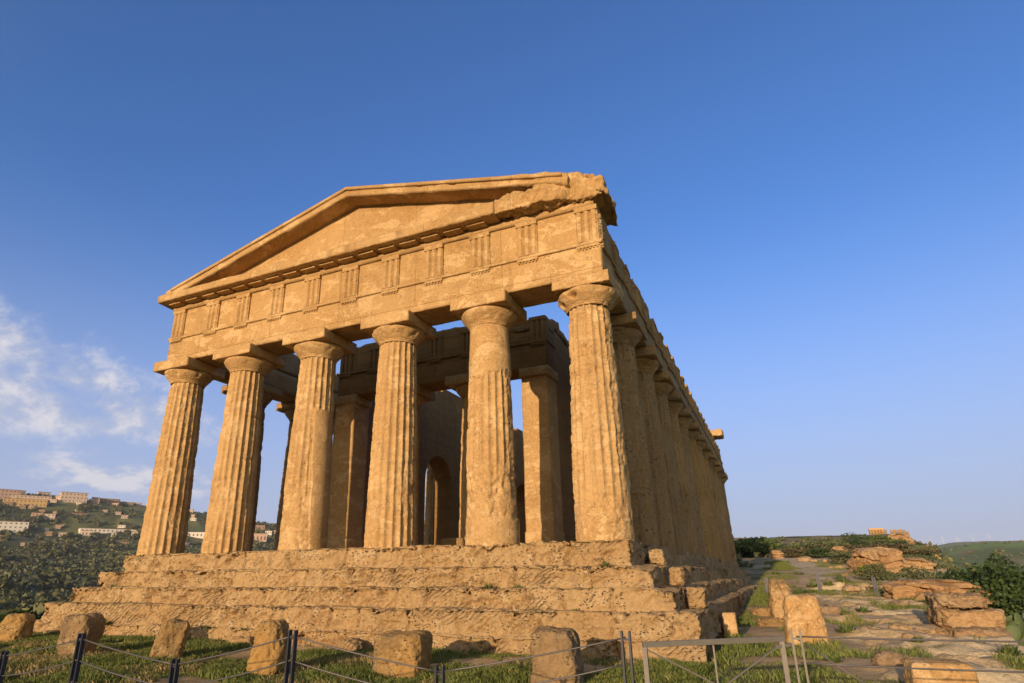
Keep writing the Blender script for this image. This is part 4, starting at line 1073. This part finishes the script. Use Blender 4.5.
def building(xp, yb, wp, hp, mat, label, storeys=3, name='apartment_building', deep=.5, roof=True):
    x, y, z_, r = groundhit(xp, yb); m = r/600; w, h = wp*m, hp*m; d = max(6.0, w*deep)
    azd = math.atan2(x-EYE[0], y-EYE[1])
    e = empty(name, (x, y, z_-.5), label, 'building', None, -azd+random.uniform(-.2, .2))
    MB().box(-w/2, w/2, 0, d, -6, h).build('wall', BW[mat], e)
    n = max(3, int(w/6.5)); fh = h/storeys
    for s in range(storeys):
        mb = MB()
        for i in range(n):
            c = -w/2+w*(i+.5)/n; wb = (c-w/n*.18, c+w/n*.18, -.08, .2, s*fh+fh*.34, s*fh+fh*.70)
            if n*storeys <= 24: MB().box(*wb).build('window', WINM, e)
            else: mb.box(*wb)
        if mb.n: mb.build('window_row', WINM, e)
    if roof: MB().box(-w/2-.8, w/2+.8, -.8, d+.8, h, h+.7).build('roof', ROOFM, e)
    return e
TOWN = [(3, 499, 22, 9, 'pink', 'pink apartment block at the left edge below the skyline', 3),
        (31, 501, 28, 5, 'pale', 'long low pale block behind the ochre one on the hillside', 2),
        (24, 507, 31, 7, 'ochre', 'ochre coloured long block left of the hilltop group', 2),
        (59, 502, 6, 6, 'pale', 'small pale cube house left of the largest pale block', 2),
        (73, 503, 20, 10, 'pale', 'largest pale apartment block high on the hillside', 3),
        (95, 504, 6, 6, 'pink', 'small pink house right of the largest pale block', 2),
        (107, 504, 18, 5, 'brown', 'brown villa with long roof near the hilltop', 1),
        (116, 505, 5, 5, 'pale', 'little pale house at the right end of the brown villa', 2),
        (36, 520, 8, 6, 'pink', 'pink house half hidden by trees in the middle of the hillside', 2),
        (48, 520, 9, 5, 'pale', 'pale house beside the half hidden pink one', 2),
        (9, 533, 24, 10, 'white', 'white terraced hotel at the left edge above the grove', 3),
        (110, 533, 46, 4, 'white', 'very long low white building along the green field', 1),
        (86, 537, 8, 6, 'pale', 'pale gabled house at the left end of the long white building', 1),
        (193, 521, 5, 3, 'white', 'tiny white house on the slope seen between first and second column', 1),
        (197, 538, 17, 6, 'white', 'white low house seen between the first and second column', 1),
        (257, 543, 17, 10, 'pink', 'pink villa with tall windows seen between second and third column', 1),
        (268, 538, 6, 7, 'white', 'white annex to the right of the pink villa', 2),
        (256, 530, 16, 5, 'brown', 'brown roofed house on the slope behind the pink villa', 1)]
TOWN += [(20, 495, 7, 4, 'brown', 'brown house on the skyline above the long low pale block', 1), (44, 496, 9, 4, 'pale', 'flat pale house on the skyline between two larger blocks', 1), (127, 505.5, 9, 3, 'brown', 'low brown house on the skyline right of the brown villa', 1),
        (138, 506, 5, 3, 'pink', 'tiny pink house on the skyline beside the first column', 1), (63, 537, 7, 4, 'pale', 'small pale farmhouse left of the long white building', 1), (134, 537, 5, 5, 'pale', 'small pale farmhouse at the right end of the long white building', 2),
        (124, 545, 7, 3, 'brown', 'little brown farm shed below the long white building', 1), (80, 517, 12, 3, 'brown', 'long low brown house in the middle of the hillside', 1), (4, 541, 6, 5, 'ochre', 'ochre farmhouse below the white terraced hotel', 2)]
for (xp, yb, wp, hp, mt, lab, st) in TOWN: building(xp, yb, wp*.92, hp*.82, mt, lab, st)
for q in range(34):
    xp = random.uniform(0, 285) if q % 3 else random.uniform(0, 130); yb = random.uniform(497, 512) + xp*.07 if q % 3 == 0 else random.uniform(506, 548)
    e = building(xp, yb, random.uniform(2.5, 6), random.uniform(2, 3.2), random.choice(['pale', 'pink', 'white', 'brown', 'pale']), 'small house standing among trees on the far hillside', 1, 'hillside_house', .8)
    e['group'] = 'small houses on the hillside'
# trees in the valley: a few crowns copied about
protos = []
for i in range(5):
    e = empty('valley_tree', (0, 0, 0), 'dark green tree in the valley left of the temple', 'tree', 'trees scattered over the valley and the hillside')
    V, F = leaf_cloud(420, lobes_for(1.0, .8, 900+i, 7, .0), .17, 900+i, shell=.3); mesh('crown', V, F, LEAF['far'], e, False)
    trunk_mb(1.0, .8, 900+i, .1, 3).build('trunk', BARK, e, True); protos.append(e)
g = np.random.default_rng(77); placed = 0; used = [False]*5
while placed < 290:
    azd = g.uniform(-64, -40); r = math.exp(g.uniform(math.log(170), math.log(1650))); x, y = pos(azd, r)
    if float(fbm(np.array([[x, y, 0]]), .012, 3, 75)[0]) < -.03+.12*g.random(): continue
    k = int(g.integers(5)); w = g.uniform(7, 16)*(1 if r < 600 else 1.6)
    if not used[k]: t_ = protos[k]; used[k] = True
    else:
        t_ = protos[k].copy(); link(t_)
        for ch in protos[k].children:
            c_ = ch.copy(); link(c_); c_.parent = t_
    t_.location = (x, y, tz(x, y)-.4); t_.scale = (w, w, w*g.uniform(.7, 1.1)); t_.rotation_euler = (0, 0, g.uniform(0, 6)); placed += 1
# woods and scrub that read as one mass
def scrub(n, az0, az1, r0, r1, name, mat, label, s, size, thr=.0, fs=.012, on=None):
    g = np.random.default_rng(s); a = np.radians(g.uniform(az0, az1, n)); r = np.exp(g.uniform(math.log(r0), math.log(r1), n))
    x = EYE[0]+r*np.sin(a); y = EYE[1]+r*np.cos(a); k = fbm(np.stack([x, y, 0*x], 1), fs, 4, 75) > thr
    if on is not None: k &= on(x, y)
    x, y, r = x[k], y[k], r[k]; m = len(x); z_ = terr(x, y); ps = []
    lf = 22; c = np.repeat(np.stack([x, y, z_], 1), lf, 0); sz = np.repeat(size*(.5+g.random(m)), lf)[:, None]
    d = g.normal(size=(m*lf, 3)); d /= np.linalg.norm(d, axis=1, keepdims=True); d[:, 2] = np.abs(d[:, 2])*.75
    c = c + d*sz*(.4+.6*g.random((m*lf, 1)))
    b = g.normal(size=(m*lf, 3)); b /= np.linalg.norm(b, axis=1, keepdims=True); b2 = np.cross(b, g.normal(size=(m*lf, 3))); b2 /= np.linalg.norm(b2, axis=1, keepdims=True)
    q = sz*.36; V = np.stack([c-b*q, c+b2*q*.7, c+b*q, c-b2*q*.7], 1).reshape(-1, 3)
    o = mesh(name, V, np.arange(len(V)).reshape(-1, 4), mat, None, False); o['kind'] = 'stuff'; tag(o, label, 'scrub')
scrub(20000, -65, -38, 90, 1780, 'valley_scrub', LEAF['far'], 'dark scrub and woodland covering the valley and hillside', 81, 5.2, -.06, .016)
scrub(5200, -65, -38, 260, 1700, 'hillside_groves', leaf_mat('grove_leaves', (.030, .040, .018), (.085, .09, .04)), 'dark groves of trees in broad masses over the valley and hillside', 86, 7.0, .16, .0065)
scrub(3500, -66, -44, 25, 95, 'edge_scrub', LEAF['carob'], 'green scrub on the slope falling away at the far left', 84, .5, -.3, .05, lambda x, y: (parts_of(x, y)[2] > 1.0))
scrub(900, 4, 18, 120, 2300, 'slope_scrub', LEAF['far'], 'dark scrub on the slopes to the right of the ridge', 82, 4.0, .05, .01, lambda x, y: (parts_of(x, y)[1] > 6))
scrub(2200, -4, 14, 62, 520, 'ridge_scrub', LEAF['olive'], 'low olive scrub over the ridge beyond the path', 83, 1.0, .06, .06, lambda x, y: (parts_of(x, y)[1] < 25) & (np.abs(x-(4.5+.02*y)) > 4.0))

# ------------------------------------------------------------------ far temple and wind turbines
def far_temple():
    azd, el = az_of(888, 539.5); r = 500; x, y = pos(azd, r); z0 = tz(x, y)
    e = empty('ruined_temple', (x, y, z0-.9), 'ruined golden temple with a row of columns, far off on the ridge top', 'temple', None, -rad(azd)+.06)
    e.scale = (.70, .70, .52)
    MB().box(-15, 17, -7, 7, -3, 1.5).build('platform', FARROCK, e)
    for i in range(13):
        cx_ = -13.2+i*2.45
        if i in (6,): continue
        hh = 6.3 if i < 6 else [4.8, 5.6, 5.8, 5.2, 5.9, 5.0, 2.6][i-6]
        mb = MB(); mb.tube([(cx_, -5.6, 1.4), (cx_, -5.6, 1.5+hh*.85), (cx_, -5.6, 1.5+hh*.9), (cx_, -5.6, 1.5+hh)], [1.15, .95, 1.3, 1.35], 12); mb.build('column', SUNST, e, True)
    for i in range(5):
        mb = MB(); mb.tube([(-13.2, -2.8+i*2.6, 1.4), (-13.2, -2.8+i*2.6, 1.5+5.4), (-13.2, -2.8+i*2.6, 7.8)], [.85, .68, 1.1], 10); mb.build('column', SUNST, e, True)
    MB().box(-14.3, -2.3, -6.7, -4.6, 7.8, 9.6).build('architrave', SUNST, e)
    MB().box(-14.2, -12.2, -4.55, 6.5, 7.8, 9.4).build('architrave', SUNST, e)
    MB().box(-12, -3, -4.0, -3.0, 1.5, 7.9).build('inner_wall', SUNST, e)
far_temple()
WHITE = plain_mat('white_paint', (.50, .50, .52), .5, 0, .05)
for i, xp in enumerate((909, 930.7, 943, 957.7, 973, 990)):
    azd, _ = az_of(xp, 540); r = 4000; x, y = pos(azd, r); z_ = tz(x, y)
    zt = EYE[2]+r*math.tan(rad(az_of(xp, 539.6)[1])); hh = max(30, zt-z_)
    lab = ['first', 'second', 'third', 'fourth', 'fifth', 'rightmost'][i]
    e = empty('wind_turbine', (x, y, z_), lab+' white wind turbine counting from the left on the far hazy horizon', 'wind turbine', 'wind turbines on the horizon', -rad(azd))
    MB().tube([(0, 0, -4), (0, 0, hh)], [1.6, 1.0], 8).build('tower', WHITE, e, True)
    a0 = random.uniform(0, 2)
    for k in range(3):
        a = a0+k*2.094; MB().bar((0, -2.5, hh), (math.cos(a)*17, -2.5, hh+math.sin(a)*17), 1.0, .5).build('blade', WHITE, e)

# ------------------------------------------------------------------ evening haze
hm = bpy.data.materials.new('haze'); hm.use_nodes = True; ht = hm.node_tree; ht.nodes.clear()
ho = ht.nodes.new('ShaderNodeOutputMaterial'); hv = ht.nodes.new('ShaderNodeVolumePrincipled')
hv.inputs['Color'].default_value = (.80, .86, 1.0, 1); hv.inputs['Density'].default_value = HAZE_DENSITY; hv.inputs['Anisotropy'].default_value = 0.0
ht.links.new(hv.outputs[0], ho.inputs['Volume'])
hz = MB().box(-7200, 7200, -7200, 7200, float(GV[:, 2].min())-3, float(GV[:, 2].max())+60).build('haze', hm)
hz['kind'] = 'stuff'; tag(hz, 'thin pale evening haze over the far hills', 'haze')
